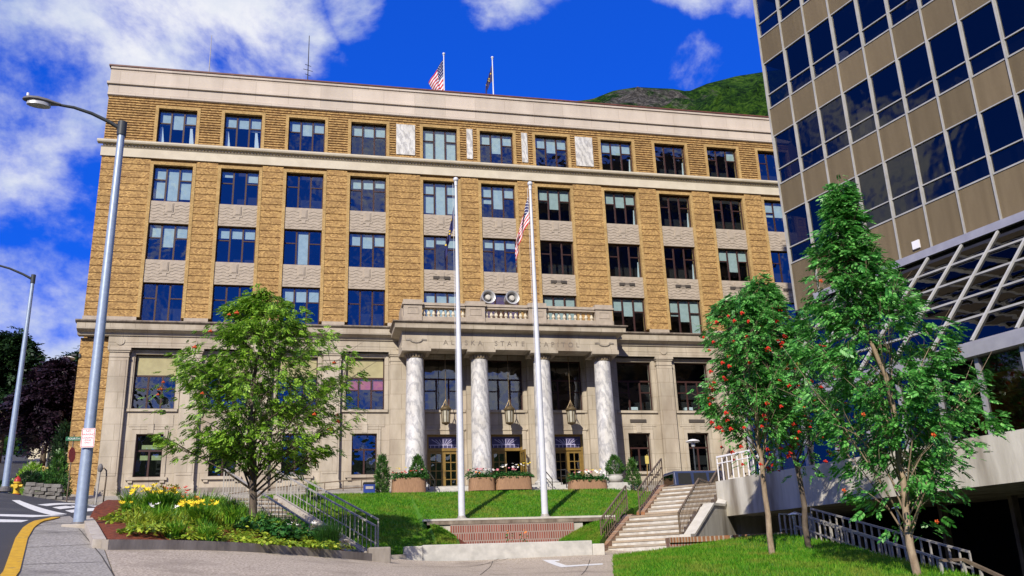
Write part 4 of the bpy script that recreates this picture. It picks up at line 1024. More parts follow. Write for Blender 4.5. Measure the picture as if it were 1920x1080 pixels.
mb = MB(); slope_wall(mb, frR, [(s, z-.09) for s, z in segsW], 2.802, 3.12, 2.6); cw = mb.build('side_wall', 'concrete', sR)
mb = MB(); slope_wall(mb, frR, segsW, 2.77, 3.16, .09); mb.build('coping', 'concrete_pale', cw)
def rail(name, label, fr, t, segs, z_of, hgt, material, npick, low=.10, wide=.06, two=False, cat='handrail', thin=.022, ret=None):
    o = thing(name, label, cat, fr(segs[0], t, z_of(segs[0])))
    mb = MB(); pts = [fr(s, t, z_of(s)+hgt) for s in segs]
    for a, b in zip(pts, pts[1:]): mb.bar(a, b, wide, .045)
    mb.build('top_rail', material, o)
    if two:
        mb = MB(); pts2 = [fr(s, t, z_of(s)+hgt*two) for s in segs]
        for a, b in zip(pts2, pts2[1:]): mb.bar(a, b, wide*.7, .035)
        mb.build('lower_rail', material, o)
    s0, s1 = segs[0], segs[-1]
    mb = MB(); cp = [fr(s, t, z_of(s)+low) for s in segs]
    for a, b in zip(cp, cp[1:]): mb.bar(a, b, .03, .03)
    for i in range(npick+1):
        s = s0+(s1-s0)*i/npick; w = .045 if i in (0, npick) else thin
        p = fr(s, t, z_of(s)+(-.05 if i % 6 == 0 or i == npick else low)); mb.bar(p, fr(s, t, z_of(s)+hgt-.02), w)
    mb.build('pickets', material, o)
    return o
zl = lambda s: (.80+.18+.18*14/ (RUN-LAND)*0+ (s/half)*1.26 if s <= half else 2.14 if s < half+LAND else 2.14+(s-half-LAND)/half*1.26)
rail('stair_railing', 'bronze picket handrail on the lower left edge of the right stairs', frR, -.17, [-.15, half-.05], lambda s: zl(s)+.12, .86, 'bronze_rail', 13, two=.62)
rail('stair_railing', 'bronze picket handrail on the upper left edge of the right stairs', frR, -.17, [half+LAND-.1, RUN+.25], lambda s: zl(s)+.12, .86, 'bronze_rail', 13, two=.62)
rail('stair_railing', 'bronze picket balustrade with tall end panel against the concrete wall of the right stairs', frR, 2.70, [-.1, half-.05, half+LAND-.1, RUN+.1, RUN+.45], zl, 1.0, 'bronze_rail', 48, thin=.020)
frL = stair_frame(.19, 27.8, R(-22.6)); RL = 8.1
sL, zL = stairs('left_stairs', 'narrow concrete steps climbing between the flower bed and the lawn', frL, 1.8, .62, 3.18, RL, 14, 1.6)
mb = MB(); slope_wall(mb, frL, [(-.3, .72), (0, .86), (RL, 3.36)], -.22, -.002, .5); mb.build('side_kerb', 'concrete_step', sL)
mb = MB(); slope_wall(mb, frL, [(-.3, .72), (0, .86), (RL, 3.36)], 1.802, 2.02, .5); mb.build('side_kerb', 'concrete_step', sL)
mb = MB(); q = frL(-.1, 1.95, 0); mb.box(q.x-.35, q.x+.3, q.y-.45, q.y+.15, .30, .98); mb.build('end_block', 'stone_weathered', sL, bevel=.05)
zLl = lambda s: .70+s/RL*2.50
rail('stair_railing', 'grey metal handrail of the left stairs on the flower bed side', frL, -.11, [0, RL], lambda s: zLl(s)+.12, .94, 'galvanised', 26, thin=.024)
rail('stair_railing', 'grey metal handrail of the left stairs on the lawn side', frL, 1.91, [-.2, RL], lambda s: zLl(s)+.12, .94, 'galvanised', 28, thin=.024)
rail('stair_railing', 'second grey handrail running just behind the lawn side rail of the left stairs', frL, 2.35, [.5, RL-.3], lambda s: zLl(s)+.22, .86, 'galvanised', 9, thin=.024)
# ------------------------------------------------------------------ lawn bank, wall with brick recess, stone kerb
WY, WZ = 32.4, 2.12
def sm01(t): t = min(max(t, 0), 1); return t*t*(3-2*t)
def lawn_z(x, y):
    top = 3.44+max(0, x-4)*.004
    if y >= WY+.35:
        return WZ-.01+(top-WZ+.01)*min(1, (y-WY-.35)/(37.0-WY-.35))**.92 if x > 4.0 else bank(x, y, top)
    if x <= 3.2: return bank(x, y, top)
    lo = bank(x, y, top) if x < 4.2 else .80+(y-29.55)/(WY-29.55)*(WZ-.16-.80)
    bowl = sm01((x-4.2)/1.7)*(1-sm01((x-8.0)/2.6))
    return lo*(1-bowl)+bowl*(.80+.28*(y-29.55)/(WY-29.55))
def bank(x, y, top):
    y0 = 28.5+max(0, min(1, (x-1.6)/1.6))*1.05
    return .72+(top-.72)*max(0, min(1, (y-y0)/(37.0-y0)))
SLx = lambda y: .19+2.05+(y-27.0)*math.tan(R(-22.6))-.05
SRx = lambda y: 10.2-.36+(y-31.2)*math.tan(R(44))
lawnA = [(SLx(28.5)+.15, 28.5), (3.3, 29.55), (9.2, 29.55), (9.75, 30.6), (SRx(WY)-.05, WY), (4.0, WY), (4.0, WY+.36), (SLx(WY+.4)+.1, WY+.36)]
lawnA = [(SLx(28.4)+.1, 28.45), (3.3, 29.55), (4.1, 29.55), (4.1, WY+.36), (4.1, 38.2), (SLx(37)+.1, 38.2), (SLx(36)+.1, 36)]
lawnB = [(4.1, 29.55), (9.3, 29.55), (9.72, 30.5), (SRx(WY)-.05, WY-.01), (4.1, WY-.01)]
lawnC = [(4.1, WY+.36), (SRx(WY+.4)-.05, WY+.36), (SRx(35)-.05, 35), (SRx(35.6), 36.2), (10.5, 38.2), (4.1, 38.2)]
for nm, pl in (('lawn_left', lawnA), ('lawn_lower', lawnB), ('lawn_bank', lawnC)): struct(sheet('lawn', pl, lawn_z, 'lawn_soil', .5, .35))
bowl = [(5.3, 29.7), (8.6, 29.7), (9.0, 30.6), (8.6, WY-.02), (5.2, WY-.02), (5.0, 30.8)]
struct(sheet('mulch_floor', bowl, lambda x, y: lawn_z(x, y)+.05, 'mulch', .1, .3))
t = thing('retaining_wall', 'low concrete wall with red brick facing across the lawn below the flagpoles', 'wall', (7.5, WY, .8))
mb = MB(); mb.box(3.98, SRx(WY)+.0, WY-.06, WY+.34, WZ-.07, WZ); mb.build('coping', 'concrete_pale', t)
mb = MB(); mb.box(4.1, SRx(WY)-.02, WY-.045, WY+.33, WZ-.20, WZ-.0705); mb.build('coping_shade_band', 'stone_ledge', t)  # shaded front of the coping, painted as a brown band
mb = MB(); mb.box(4.5, 9.75, WY+.02, WY+.3, .4, WZ-.202); mb.build('wall', 'concrete', t)
mb = MB(); mb.box(4.92, 9.4, WY-.03, WY+.018, .6, WZ-.203); mb.build('brick_facing', 'red_brick', t)
for x, lab in ((5.93, 'left'), (9.0, 'right')):
    mb = MB()
t = thing('stone_kerb', 'long pale granite kerb block along the foot of the lawn', 'kerb', (6.3, 29.3, .7))
mb = MB(); mb.box(3.55, 9.05, 29.15, 29.53, .5, 1.13); mb.build('middle_block', 'white_stone', t, bevel=.02)
mb = MB(); mb.box(2.98, 3.545, 29.10, 29.56, .5, 1.10); mb.build('end_block', 'concrete_pale', t, bevel=.02)
mb = MB(); mb.box(9.055, 9.45, 29.10, 29.56, .5, 1.02); mb.build('end_block', 'concrete_pale', t, bevel=.02)
mb = MB(); mb.bar((1.75, 28.42, .72), (2.97, 29.2, .76), .25, .22); tag(mb.build('lawn_edging', 'concrete_step'), 'thin concrete edging between the left stairs and the granite kerb', 'kerb')
# ------------------------------------------------------------------ flower bed with concrete edge
BT = frL(RL, -.25, 0); BB = frL(0, -.25, 0)
bed = [(P0.x, P0.y), (P1.x, P1.y), (BB.x+.35, BB.y-.4), (BB.x, BB.y), (BT.x, BT.y), (-5.4, 34.2), (-6.3, 32), (P4.x, P4.y)]
def seg_d(x, y, a, b):
    dx, dy = b[0]-a[0], b[1]-a[1]; t = max(0, min(1, ((x-a[0])*dx+(y-a[1])*dy)/(dx*dx+dy*dy)))
    return math.hypot(x-a[0]-t*dx, y-a[1]-t*dy)
def bed_z(x, y):
    dmin = min(seg_d(x, y, bed[i], bed[(i+1) % len(bed)]) for i in (0, 1, 7))
    return G(x, y)+.085+min(dmin, 2.5)*.13
struct(sheet('flower_bed_soil', bed, bed_z, 'mulch', .5, .45))
t = thing('bed_edging', 'weathered concrete edging around the front and left of the flower bed', 'kerb', P0)
def wall_strip(mb, pts, w, h, dz=0):
    q = []
    for a, b in zip(pts, pts[1:]):
        n = max(1, int((Vector(b)-Vector(a)).length/.7)); q += [Vector(a).lerp(Vector(b), i/n) for i in range(n)]
    q.append(Vector(pts[-1])); ed = []
    for i, c in enumerate(q):
        d = q[min(i+1, len(q)-1)]-q[max(i-1, 0)]; d = Vector((d[0], d[1], 0)).normalized(); n = Vector((-d.y, d.x, 0))*w/2; z = G(c[0], c[1])+dz
        a, b = Vector((c[0], c[1], 0))+n, Vector((c[0], c[1], 0))-n
        ed.append([Vector((a.x, a.y, z-.15)), Vector((a.x, a.y, z+h)), Vector((b.x, b.y, z+h)), Vector((b.x, b.y, z-.15))])
    for a, b in zip(ed, ed[1:]):
        for k in range(3): mb.quad(a[k], a[k+1], b[k+1], b[k])
    mb.add(ed[0], [(0, 1, 2, 3)]); mb.add(ed[-1], [(3, 2, 1, 0)])
mb = MB(); wall_strip(mb, [(P0.x, P0.y), (P1.x, P1.y)], .20, .165); mb.build('front_edge', 'stone_weathered', t)
mb = MB(); wall_strip(mb, [(P0.x-.11, P0.y+.1), (P4.x, P4.y), (-5.5, 25.6)], .22, .16); mb.build('left_edge', 'concrete_step', t)
mb = MB(); mb.box(P1.x-.18, P1.x+.38, P1.y-.25, P1.y+.35, .2, .90); mb.build('corner_block', 'stone_weathered', t, bevel=.04)
# ------------------------------------------------------------------ lawn mound at lower right, brick seat
LM = np.array([(6.66, 20, 0), (6.4, 15, -.5), (8, 24, .30), (9.35, 28, .60), (11.3, 28.4, .76), (12.6, 28, .9), (13.55, 26.2, .97), (14.5, 23.2, .55), (13.6, 19.2, .02), (12.0, 17, -.21), (9.2, 17, -.22), (10, 22, .30), (12.26, 23, .40), (14.1, 24.9, .80), (12.4, 12, -.95), (6.2, 12, -.85), (10, 26, .55)], float)
LW = _tps(LM)
def mound_z(x, y):
    d = np.hypot(LM[:, 0]-x, LM[:, 1]-y); return float(np.sum(LW[:-3]*d*d*np.log(d+1e-12))+LW[-3]+LW[-2]*x+LW[-1]*y)
MND = [(6.66, 20), (6.2, 14), (6.1, 10), (12.6, 10), (12.9, 15.5), (13.7, 19.2), (14.65, 23.2), (14.35, 26.4), (13.1, 27.7), (11.3, 28.35), (9.35, 28)]
struct(sheet('lawn', MND, mound_z, 'lawn_soil', .6, .4))
struct(blades('grass', MND, mound_z, 46000, .085, .012, 'grass_blade'), 'stuff')
struct(blades('grass', lawnA, lawn_z, 26000, .075, .016, 'grass_blade'), 'stuff')
struct(blades('grass', lawnC, lawn_z, 26000, .07, .016, 'grass_blade'), 'stuff')
gb = [p for p in lawnB]
struct(blades('grass', [(4.1, 29.6), (5.2, 29.6), (4.9, 31), (5.1, WY-.1), (4.1, WY-.1)], lawn_z, 6000, .07, .016, 'grass_blade'), 'stuff')
struct(blades('grass', [(8.7, 29.6), (9.3, 29.6), (9.72, 30.5), (SRx(WY)-.1, WY-.05), (8.8, WY-.05), (9.05, 30.6)], lawn_z, 9000, .07, .016, 'grass_blade'), 'stuff')
t = thing('brick_seat', 'low curved seat of dark red brick at the top of the right lawn', 'bench', (12.6, 28.2, .6))
pts = [Vector((11.25, 28.15, 0)), Vector((12.1, 28.05, 0)), Vector((13.0, 27.75, 0)), Vector((13.8, 27.25, 0)), Vector((14.5, 26.6, 0))]
for nm, w, z0, z1, ml, pp_ in (('brick_top', .55, .94, 1.10, 'paver_brick', pts), ('brick_base', .40, .30, .938, 'red_brick', pts[:3]), ('stone_base', .40, .30, .938, 'stone_weathered', pts[2:])):
    mb = MB(); ed = []
    for i, c in enumerate(pp_):
        d = (pp_[min(i+1, len(pp_)-1)]-pp_[max(i-1, 0)]).normalized(); n = Vector((-d.y, d.x, 0))*w/2; ed.append([c+n+Vector((0, 0, z0)), c+n+Vector((0, 0, z1)), c-n+Vector((0, 0, z1)), c-n+Vector((0, 0, z0))])
    for a, b in zip(ed, ed[1:]):
        for k in range(4): mb.quad(a[k], a[(k+1) % 4], b[(k+1) % 4], b[k])
    mb.add(ed[0], [(0, 1, 2, 3)]); mb.add(ed[-1], [(3, 2, 1, 0)]); mb.build(nm, ml, t)
# ramp rails down beside the garage
def prail(name, label, pa, pb, hgt, material, n, mids, wide=.05, ends=0):
    o = thing(name, label, 'handrail', pa); mb = MB()
    mb.bar(pa+Vector((0, 0, hgt)), pb+Vector((0, 0, hgt)), wide, .05); mb.build('top_rail', material, o)
    mb = MB()
    for f in mids: mb.bar(pa+Vector((0, 0, hgt*f)), pb+Vector((0, 0, hgt*f)), .035)
    for i in range(n+1): p = pa.lerp(pb, i/n); mb.bar(p-Vector((0, 0, .25)), p+Vector((0, 0, hgt-.02)), .04)
    mb.build('pickets', material, o); return o
A = Vector((15.15, 27.0, .80)); B_ = Vector((14.75, 19.6, -.85))
prail('ramp_railing', 'grey picket railing sloping down along the right lawn, nearer of the pair', A, B_, .93, 'galvanised', 24, (.55, .12))
prail('ramp_railing', 'grey picket railing sloping down in front of the dark garage, farther of the pair', A+Vector((.75, .25, .1)), B_+Vector((.85, .2, .15)), .95, 'galvanised', 20, (.6, .2))
prail('ramp_railing', 'short level grey railing at the head of the garage ramp', Vector((14.75, 27.25, .75)), Vector((15.95, 27.45, .75)), .95, 'galvanised', 6, (.5,))
q0, q1, q2 = at(1763, 1051, 17.2), at(1806, 1049, 17.2), at(1900, 1092, 16.2)
t = thing('ramp_railing', 'dark bronze railing with a bend at the bottom right corner', 'handrail', q0)
mb = MB(); mb.bar(q0, q1, .09, .06); mb.bar(q1, q2, .09, .06); mb.build('top_rail', 'bronze_rail', t)
mb = MB()
for p in (q0, q1, q1.lerp(q2, .35), q1.lerp(q2, .7), q2): mb.bar(p-Vector((0, 0, .95)), p-Vector((0, 0, .03)), .05)
mb.build('posts', 'galvanised', t)
# ================================================================== VEGETATION
def rot_frames(dirs, roll):
    d = dirs/np.linalg.norm(dirs, axis=1)[:, None]; up = np.tile([0, 0, 1.0], (len(d), 1))
    s = np.cross(d, up); ln = np.linalg.norm(s, axis=1)[:, None]; s = np.where(ln > 1e-3, s/np.maximum(ln, 1e-6), [1, 0, 0]); u = np.cross(s, d)
    c, sn = np.cos(roll)[:, None], np.sin(roll)[:, None]
    return d, s*c+u*sn, -s*sn+u*c
def pinnate(np_=5, wid=.34, ll=.36):
    # leaflets (k, 4, 3) of a compound leaf of length 1 along x, y to the side, z up
    out = []
    for i in range(np_):
        x = .22+.70*i/np_; l = ll*(1-.25*abs(i-np_*.45)/np_)
        for sg in (-1, 1):
            a = Vector((x, 0, -.22*x*x)); d = Vector((.55, sg*.84, -.20)).normalized()*l; w = Vector((d.y, -d.x, 0)).normalized()*l*wid/2
            m = a+d*.5+Vector((0, 0, .03)); out.append([a, m+w, a+d, m-w])
    a = Vector((.9, 0, -.18)); d = Vector((ll, 0, -.10)); w = Vector((0, ll*wid/2, 0)); out.append([a, a+d*.5+w, a+d, a+d*.5-w])
    return np.array([[tuple(p) for p in q] for q in out])
def place(tmpl, pos, dirs, size, roll):
    d, s, u = rot_frames(np.asarray(dirs, float), np.asarray(roll, float))
    t = tmpl[None]*np.asarray(size)[:, None, None, None]
    w = t[..., 0:1]*d[:, None, None, :]+t[..., 1:2]*s[:, None, None, :]+t[..., 2:3]*u[:, None, None, :]+np.asarray(pos)[:, None, None, :]
    return w.reshape(-1, tmpl.shape[1], 3)
PIN = pinnate(5, .50, .40); PIN3 = pinnate(3, .55, .46)
def env_at(env, h):
    hs = [e[0] for e in env]
    return [float(np.interp(h, hs, [e[k] for e in env])) for k in (1, 2, 3)]
def tree(name, label, base, top, env, nl, lsize, leafmat, barkmat, r0, seed, fork=.22, nlimb=26, berries=0, bmat='berry_red', gaps=14, group=None, tmpl=None, crown0=None, gapr=.16):
    # env rows: (height above base, radius, axis offset x, axis offset y)
    rg = np.random.default_rng(seed); base = Vector(base); H = top
    t = thing(name, label, 'tree', base, group)
    ax = lambda h: base+Vector((env_at(env, h)[1], env_at(env, h)[2], h))
    mb = MB(); hs = np.linspace(0, H*.97, 15)
    mb.tube([base-Vector((0, 0, .3))]+[ax(h)+Vector((rg.normal(0, .02), rg.normal(0, .02), 0)) for h in hs[0:]], [r0*1.25]+[max(.012, r0*(1-h/H)**.8) for h in hs], 10)
    tips = []; h0 = env[0][0] if crown0 is None else crown0
    for k in range(nlimb):
        f = (k+.5)/nlimb; h = H*fork+(H*.93-H*fork)*f**1.15; a = k*2.399+rg.uniform(-.4, .4)
        ht = min(H*.985, h+(.10+.16*(1-f))*H*rg.uniform(.5, 1.3)); ht = max(ht, h0+.1); rr = env_at(env, ht)[0]*rg.uniform(.45, 1.14)
        p0 = ax(h); p3 = ax(ht)+Vector((math.cos(a)*rr, math.sin(a)*rr, 0)); L_ = (p3-p0).length
        p1 = p0.lerp(p3, .35)+Vector((0, 0, .06*L_)); p2 = p0.lerp(p3, .7)+Vector((0, 0, .07*L_))
        rb = max(.009, r0*.30*(1-f)**.6*(1-h/H)**.3); pts = [p0, p1, p2, p3]
        mb.tube(pts, [rb, rb*.75, rb*.5, rb*.2], 6); tips.append(pts)
        for j in range(8):
            u = rg.uniform(.22, .98); i = min(2, int(u*3)); q0 = pts[i].lerp(pts[i+1], u*3-i); dv = Vector(rg.normal(0, 1, 3)); dv.z = abs(dv.z)*.5; dv = (dv.normalized()*.8+(p3-p0).normalized()*.7)*(.26*L_+.12)
            q1 = q0+dv; mb.tube([q0, q0.lerp(q1, .5)+Vector((0, 0, .03)), q1], [rb*.4, rb*.3, rb*.12], 4); tips.append([q0, q0.lerp(q1, .4), q0.lerp(q1, .7), q1])
    mb.build('trunk', barkmat, t, smooth='all')
    # leaves: around the twigs and through the crown volume, with open gaps
    holes = []
    for _ in range(gaps):
        h = rg.uniform(h0, H); r, ox, oy = env_at(env, h); a = rg.uniform(0, 6.28); q = r*rg.uniform(.3, 1.0)
        holes.append((np.array([base.x+ox+q*math.cos(a), base.y+oy+q*math.sin(a), base.z+h]), rg.uniform(.5, 1.2)*gapr*max(r, .5)))
    P = []; D = []
    while len(P) < nl:
        if rg.random() < .93:
            pts = tips[rg.integers(len(tips))]; u = rg.uniform(.30, 1.0); i = min(2, int(u*3)); p = np.array(pts[i].lerp(pts[i+1], u*3-i))+rg.normal(0, .085, 3)*(lsize/.2); c = np.array(ax(max(0, p[2]-base.z)))
        else:
            h = rg.uniform(h0, H*.99); r, ox, oy = env_at(env, h); a = rg.uniform(0, 6.28); q = r*math.sqrt(rg.uniform(.1, 1.0)); c = np.array([base.x+ox, base.y+oy, base.z+h]); p = c+np.array([q*math.cos(a), q*math.sin(a), 0])
        hh = p[2]-base.z; r, ox, oy = env_at(env, hh)
        if hh < h0-.25 or math.hypot(p[0]-base.x-ox, p[1]-base.y-oy) > r*1.12+.08: continue
        if any(np.sum((p-hc)**2) < hr*hr for hc, hr in holes): continue
        o = p-c; o[2] *= .2; o = o/(np.linalg.norm(o)+1e-6)+rg.normal(0, .55, 3); o[2] = o[2]*.5-.32; P.append(p); D.append(o)
    sz = lsize*rg.uniform(.65, 1.25, nl)
    link('crown', fast_mesh('crown', place(PIN if tmpl is None else tmpl, P, D, sz, rg.normal(0, .5, nl)), 4, leafmat), t)
    if berries:
        bm_ = MB()
        for _ in range(14): a = rg.normal(0, 1, 3); a /= np.linalg.norm(a); bm_.ball(a*rg.uniform(.2, .75)*np.array([.075, .075, .05]), .021, sub=1)
        bme = bm_.mesh('berry_cluster', bmat, 'all')
        for _ in range(berries):
            h = rg.uniform(h0+.1, H*.9); r, ox, oy = env_at(env, h); a = rg.uniform(math.pi*.85, math.pi*2.15); q = r*rg.uniform(.78, 1.0)
            o = link('berry_cluster', bme); o.location = (base.x+ox+q*math.cos(a), base.y+oy+q*math.sin(a), base.z+h); k = rg.uniform(.8, 1.35); o.scale = (k, k, k); adopt(o, t)
    return t
def at3(px, py, Y): p = at(px, py, Y); return p
# rowan in the flower bed
bp = Vector((-1.38, 26.0, 1.42))
tree('rowan_tree', 'spreading light green rowan with orange berries growing in the flower bed', bp, 6.75,
     [(1.75, 1.3, -.05, 0), (2.15, 2.35, -.15, 0), (2.9, 2.75, -.2, 0), (3.7, 2.95, -.25, 0), (4.5, 2.65, -.2, 0), (5.3, 2.0, -.05, 0), (6.0, 1.25, .0, 0), (6.5, .62, -.1, 0), (6.9, .15, -.25, 0)],
     8200, .20, 'leaf_rowan_light', 'bark_grey', .115, 3, fork=.13, nlimb=66, berries=16, bmat='berry_orange', gaps=70, gapr=.13)
# three rowans on the right
bA = Vector((12.26, 23.0, mound_z(12.26, 23)))
tree('rowan_tree', 'rowan full of red berries beside the right stairs, pale slim trunk', bA, 7.2,
     [(2.2, .45, -.15, 0), (3.0, 1.25, -.15, 0), (4.2, 1.45, -.15, 0), (5.4, 1.35, -.20, 0), (6.3, 1.05, -.25, 0), (6.9, .6, -.25, 0), (7.3, .15, -.2, 0)],
     3900, .215, 'leaf_rowan', 'bark_pale', .085, 5, fork=.30, nlimb=46, berries=100, gaps=70, gapr=.20)
bB = Vector((14.0, 23.6, mound_z(14.0, 23.6)))
tree('rowan_tree', 'rowan with brown leaning trunk beside the ramp railing, middle of the three', bB, 7.7,
     [(1.9, .45, -.50, -.1), (2.6, 1.45, -.60, -.1), (3.8, 2.0, -.45, -.1), (5.0, 1.9, -.50, -.1), (6.1, 1.15, -.8, 0), (6.9, .6, -.95, 0), (7.8, .12, -1.0, 0)],
     4400, .22, 'leaf_rowan', 'bark_grey', .085, 9, fork=.26, nlimb=50, berries=66, gaps=60, gapr=.20)
bC = Vector((12.02, 17.0, mound_z(12.02, 17.0)))
tree('rowan_tree', 'tallest rowan with pointed crown, nearest the camera at lower right', bC, 8.5,
     [(.80, .45, .0, 0), (1.5, 1.25, .05, 0), (2.8, 1.75, .14, 0), (3.8, 1.85, .18, 0), (4.6, 1.62, -.06, 0), (5.4, 1.22, -.32, 0), (5.9, .95, -.34, 0), (6.4, .98, -.38, 0), (6.9, .56, -.36, 0), (7.3, .60, -.36, 0), (7.9, .24, -.32, 0), (8.7, .06, -.26, 0)],
     5600, .24, 'leaf_rowan', 'bark_pale', .085, 13, fork=.07, nlimb=58, berries=7, bmat='berry_orange', gaps=170, gapr=.24)
# trees at the far left
def blob_tree(name, label, base, H, env, n, size, leafm, seed, r0=.2):
    return tree(name, label, base, H, env, n, size, leafm, 'bark_grey', r0, seed, fork=.2, nlimb=30, gaps=20, tmpl=PIN3)
b = at(76, 900, 60); b.z = G(b.x, b.y)
blob_tree('purple_tree', 'dark purple leaved tree at the street corner left of the brick building', b, 7.2, [(1.3, 1.1, 0, 0), (2.2, 2.0, 0, 0), (4.0, 2.35, 0, 0), (5.4, 1.7, .15, 0), (6.3, 1.1, .25, 0), (7.0, .5, .3, 0), (7.4, .2, .3, 0)], 5200, .55, 'leaf_purple', 21)
b = at(-4, 860, 74); b.z = G(b.x, b.y)-.3
blob_tree('dark_tree', 'tall dark green tree cut by the left edge of the photo', b, 10.0, [(1.0, 2.2, 0, 0), (3, 3.0, 0, 0), (5.5, 2.7, 0, 0), (8, 1.9, 0, 0), (9.5, .9, 0, 0), (10.2, .2, 0, 0)], 5000, .7, 'leaf_dark', 22, .3)
b = at(118, 860, 88); b.z = G(b.x, b.y)-.3
blob_tree('dark_tree', 'distant dark green tree between the purple tree and the brick corner', b, 9.8, [(1, 2.0, 0, 0), (4, 2.6, 0, 0), (7, 2.0, .3, 0), (9, 1.1, .6, 0), (10, .3, .7, 0)], 3500, .75, 'leaf_dark', 23, .25)
# clipped conifers and shrubs
def cone_shrub(name, label, base, H, env, n, size, leafm, seed, group=None):
    rg = np.random.default_rng(seed); base = Vector(base); t = thing(name, label, 'shrub', base, group)
    mb = MB(); mb.tube([base-Vector((0, 0, .1)), base+Vector((0, 0, H*.9))], [.05, .015], 6); mb.build('stem', 'bark_grey', t)
    P = []; D = []
    for _ in range(n):
        h = H*rg.uniform(0, 1)**1.2; r = np.interp(h/H, [e[0] for e in env], [e[1] for e in env])*(rg.uniform(.55, 1)**.5)*rg.uniform(.9, 1.08); a = rg.uniform(0, 6.28)
        P.append((base.x+r*math.cos(a), base.y+r*math.sin(a), base.z+h)); D.append((math.cos(a)*.6+rg.normal(0, .3), math.sin(a)*.6+rg.normal(0, .3), .9+rg.normal(0, .3)))
    link('foliage', fast_mesh('foliage', place(PIN3, P, D, size*rg.uniform(.6, 1.2, n), rg.uniform(0, 6.28, n)), 4, leafm), t)
    return t
FZ = lambda p: G(p.x, p.y)+.012
b = at(716, 920, 50.2); b.z = FZ(b); cone_shrub('slim_conifer', 'slim upright conifer left of the wooden planters', b, 2.0, [(0, .24), (.4, .29), (.8, .2), (1, .03)], 520, .22, 'leaf_conifer', 31)
b = at(1187, 908, 50.2); b.z = FZ(b); cone_shrub('slim_conifer', 'slim upright conifer right of the round stone pot', b, 1.75, [(0, .40), (.3, .40), (.7, .22), (1, .03)], 480, .2, 'leaf_conifer', 32)
b = at(104, 925, 52); b.z = G(b.x, b.y)+.1; cone_shrub('cone_shrub', 'small bright green cone shrub behind the stone wall at left', b, 2.2, [(0, .6), (.4, .5), (.8, .2), (1, .03)], 420, .28, 'leaf_conifer', 33)
b = at(112, 925, 56); b.z = G(b.x, b.y); cone_shrub('tall_cypress', 'tall black green cypress against the left brick corner', b, 3.6, [(0, .5), (.5, .6), (.85, .35), (1, .05)], 520, .35, 'leaf_dark', 34)
b = at(58, 905, 53); b.z = G(b.x, b.y)-.2; cone_shrub('round_bush', 'rounded yellowish green bush beside the hill road', b, 1.7, [(0, .7), (.4, .85), (.8, .5), (1, .15)], 420, .26, 'leaf_rowan_light', 35)
for i, (px, py, Y, mt, lab) in enumerate(((56, 915, 50, 'leaf_dark', 'low dark clump trailing over the stone wall near the hydrant'), (78, 912, 50.3, 'leaf_mid', 'low green clump in the middle of the stone wall top'), (98, 912, 50.3, 'leaf_conifer', 'low green clump at the right end of the stone wall'), (10, 905, 50, 'leaf_mid', 'low green bush behind the foot of the far street lamp'))):
    b = at(px, py, Y); b.z = G(b.x, b.y)+(.55 if i < 3 else 0); cone_shrub('low_shrub', lab, b, .62, [(0, .52), (.5, .55), (1, .2)], 260, .22, mt, 40+i)
# ------------------------------------------------------------------ flower bed planting
def strap_leaves(rg, c, n, ln, w, spread, segs=3):
    V = []
    for _ in range(n):
        a = rg.uniform(0, 6.28); l = ln*rg.uniform(.6, 1.15); s = spread*rg.uniform(.3, 1.1); d = np.array([math.cos(a), math.sin(a), 0]); sd = np.array([-d[1], d[0], 0])*w*rg.uniform(.7, 1.2)/2
        b0 = np.array(c)+np.array([rg.normal(0, .06), rg.normal(0, .06), 0]); pts = [b0+d*l*s*t**1.6+np.array([0, 0, l*(t*1.05-.48*s*t**2.4)]) for t in np.linspace(0, 1, segs+1)]
        for i in range(segs):
            k0, k1 = 1-(i/segs)**2*.9, 1-((i+1)/segs)**2*.9; V.append([pts[i]-sd*k0, pts[i]+sd*k0, pts[i+1]+sd*k1, pts[i+1]-sd*k1])
    return V
def disc_leaves(rg, c, n, r, size, hgt):
    P = []; D = []
    for _ in range(n):
        a = rg.uniform(0, 6.28); q = r*math.sqrt(rg.uniform(0, 1)); P.append((c[0]+q*math.cos(a), c[1]+q*math.sin(a), c[2]+hgt*(1-(q/r)**2*.6)*rg.uniform(.5, 1.1))); D.append((math.cos(a), math.sin(a), rg.normal(-.15, .3)))
    T = np.array([[(0, 0, 0), (.5, .34, .06), (1, 0, -.12), (.5, -.34, .06)]], float)
    return list(place(T, P, D, size*rg.uniform(.7, 1.25, n), rg.normal(0, .4, n)))
def bloom_mesh(mt):
    mb = MB(); vs = [(0, 0, -.12)]; fs = []; k = 6
    for j in range(k):
        b = j*2*math.pi/k; o = len(vs)
        vs += [(.5*math.cos(b-.5), .5*math.sin(b-.5), .12), (math.cos(b), math.sin(b), .38), (.5*math.cos(b+.5), .5*math.sin(b+.5), .12)]; fs.append((0, o, o+1, o+2))
    mb.add(vs, fs); return mb.mesh('bloom', mt, 'all')
BLOOM = {}
def flower_heads(rg, c, n, r, h, size, material, parent):
    me = BLOOM.setdefault(material, None) or bloom_mesh(material); BLOOM[material] = me
    for _ in range(n):
        a = rg.uniform(0, 6.28); q = r*math.sqrt(rg.uniform(0, 1)); s = size*rg.uniform(.7, 1.25)
        o = link('bloom', me); o.location = (c[0]+q*math.cos(a), c[1]+q*math.sin(a), c[2]+h*rg.uniform(.85, 1.1)); o.scale = (s, s, s); o.rotation_euler = (rg.uniform(.2, 1.1), 0, rg.uniform(-1.2, 1.2)); adopt(o, parent)
CAMD = lambda p: p
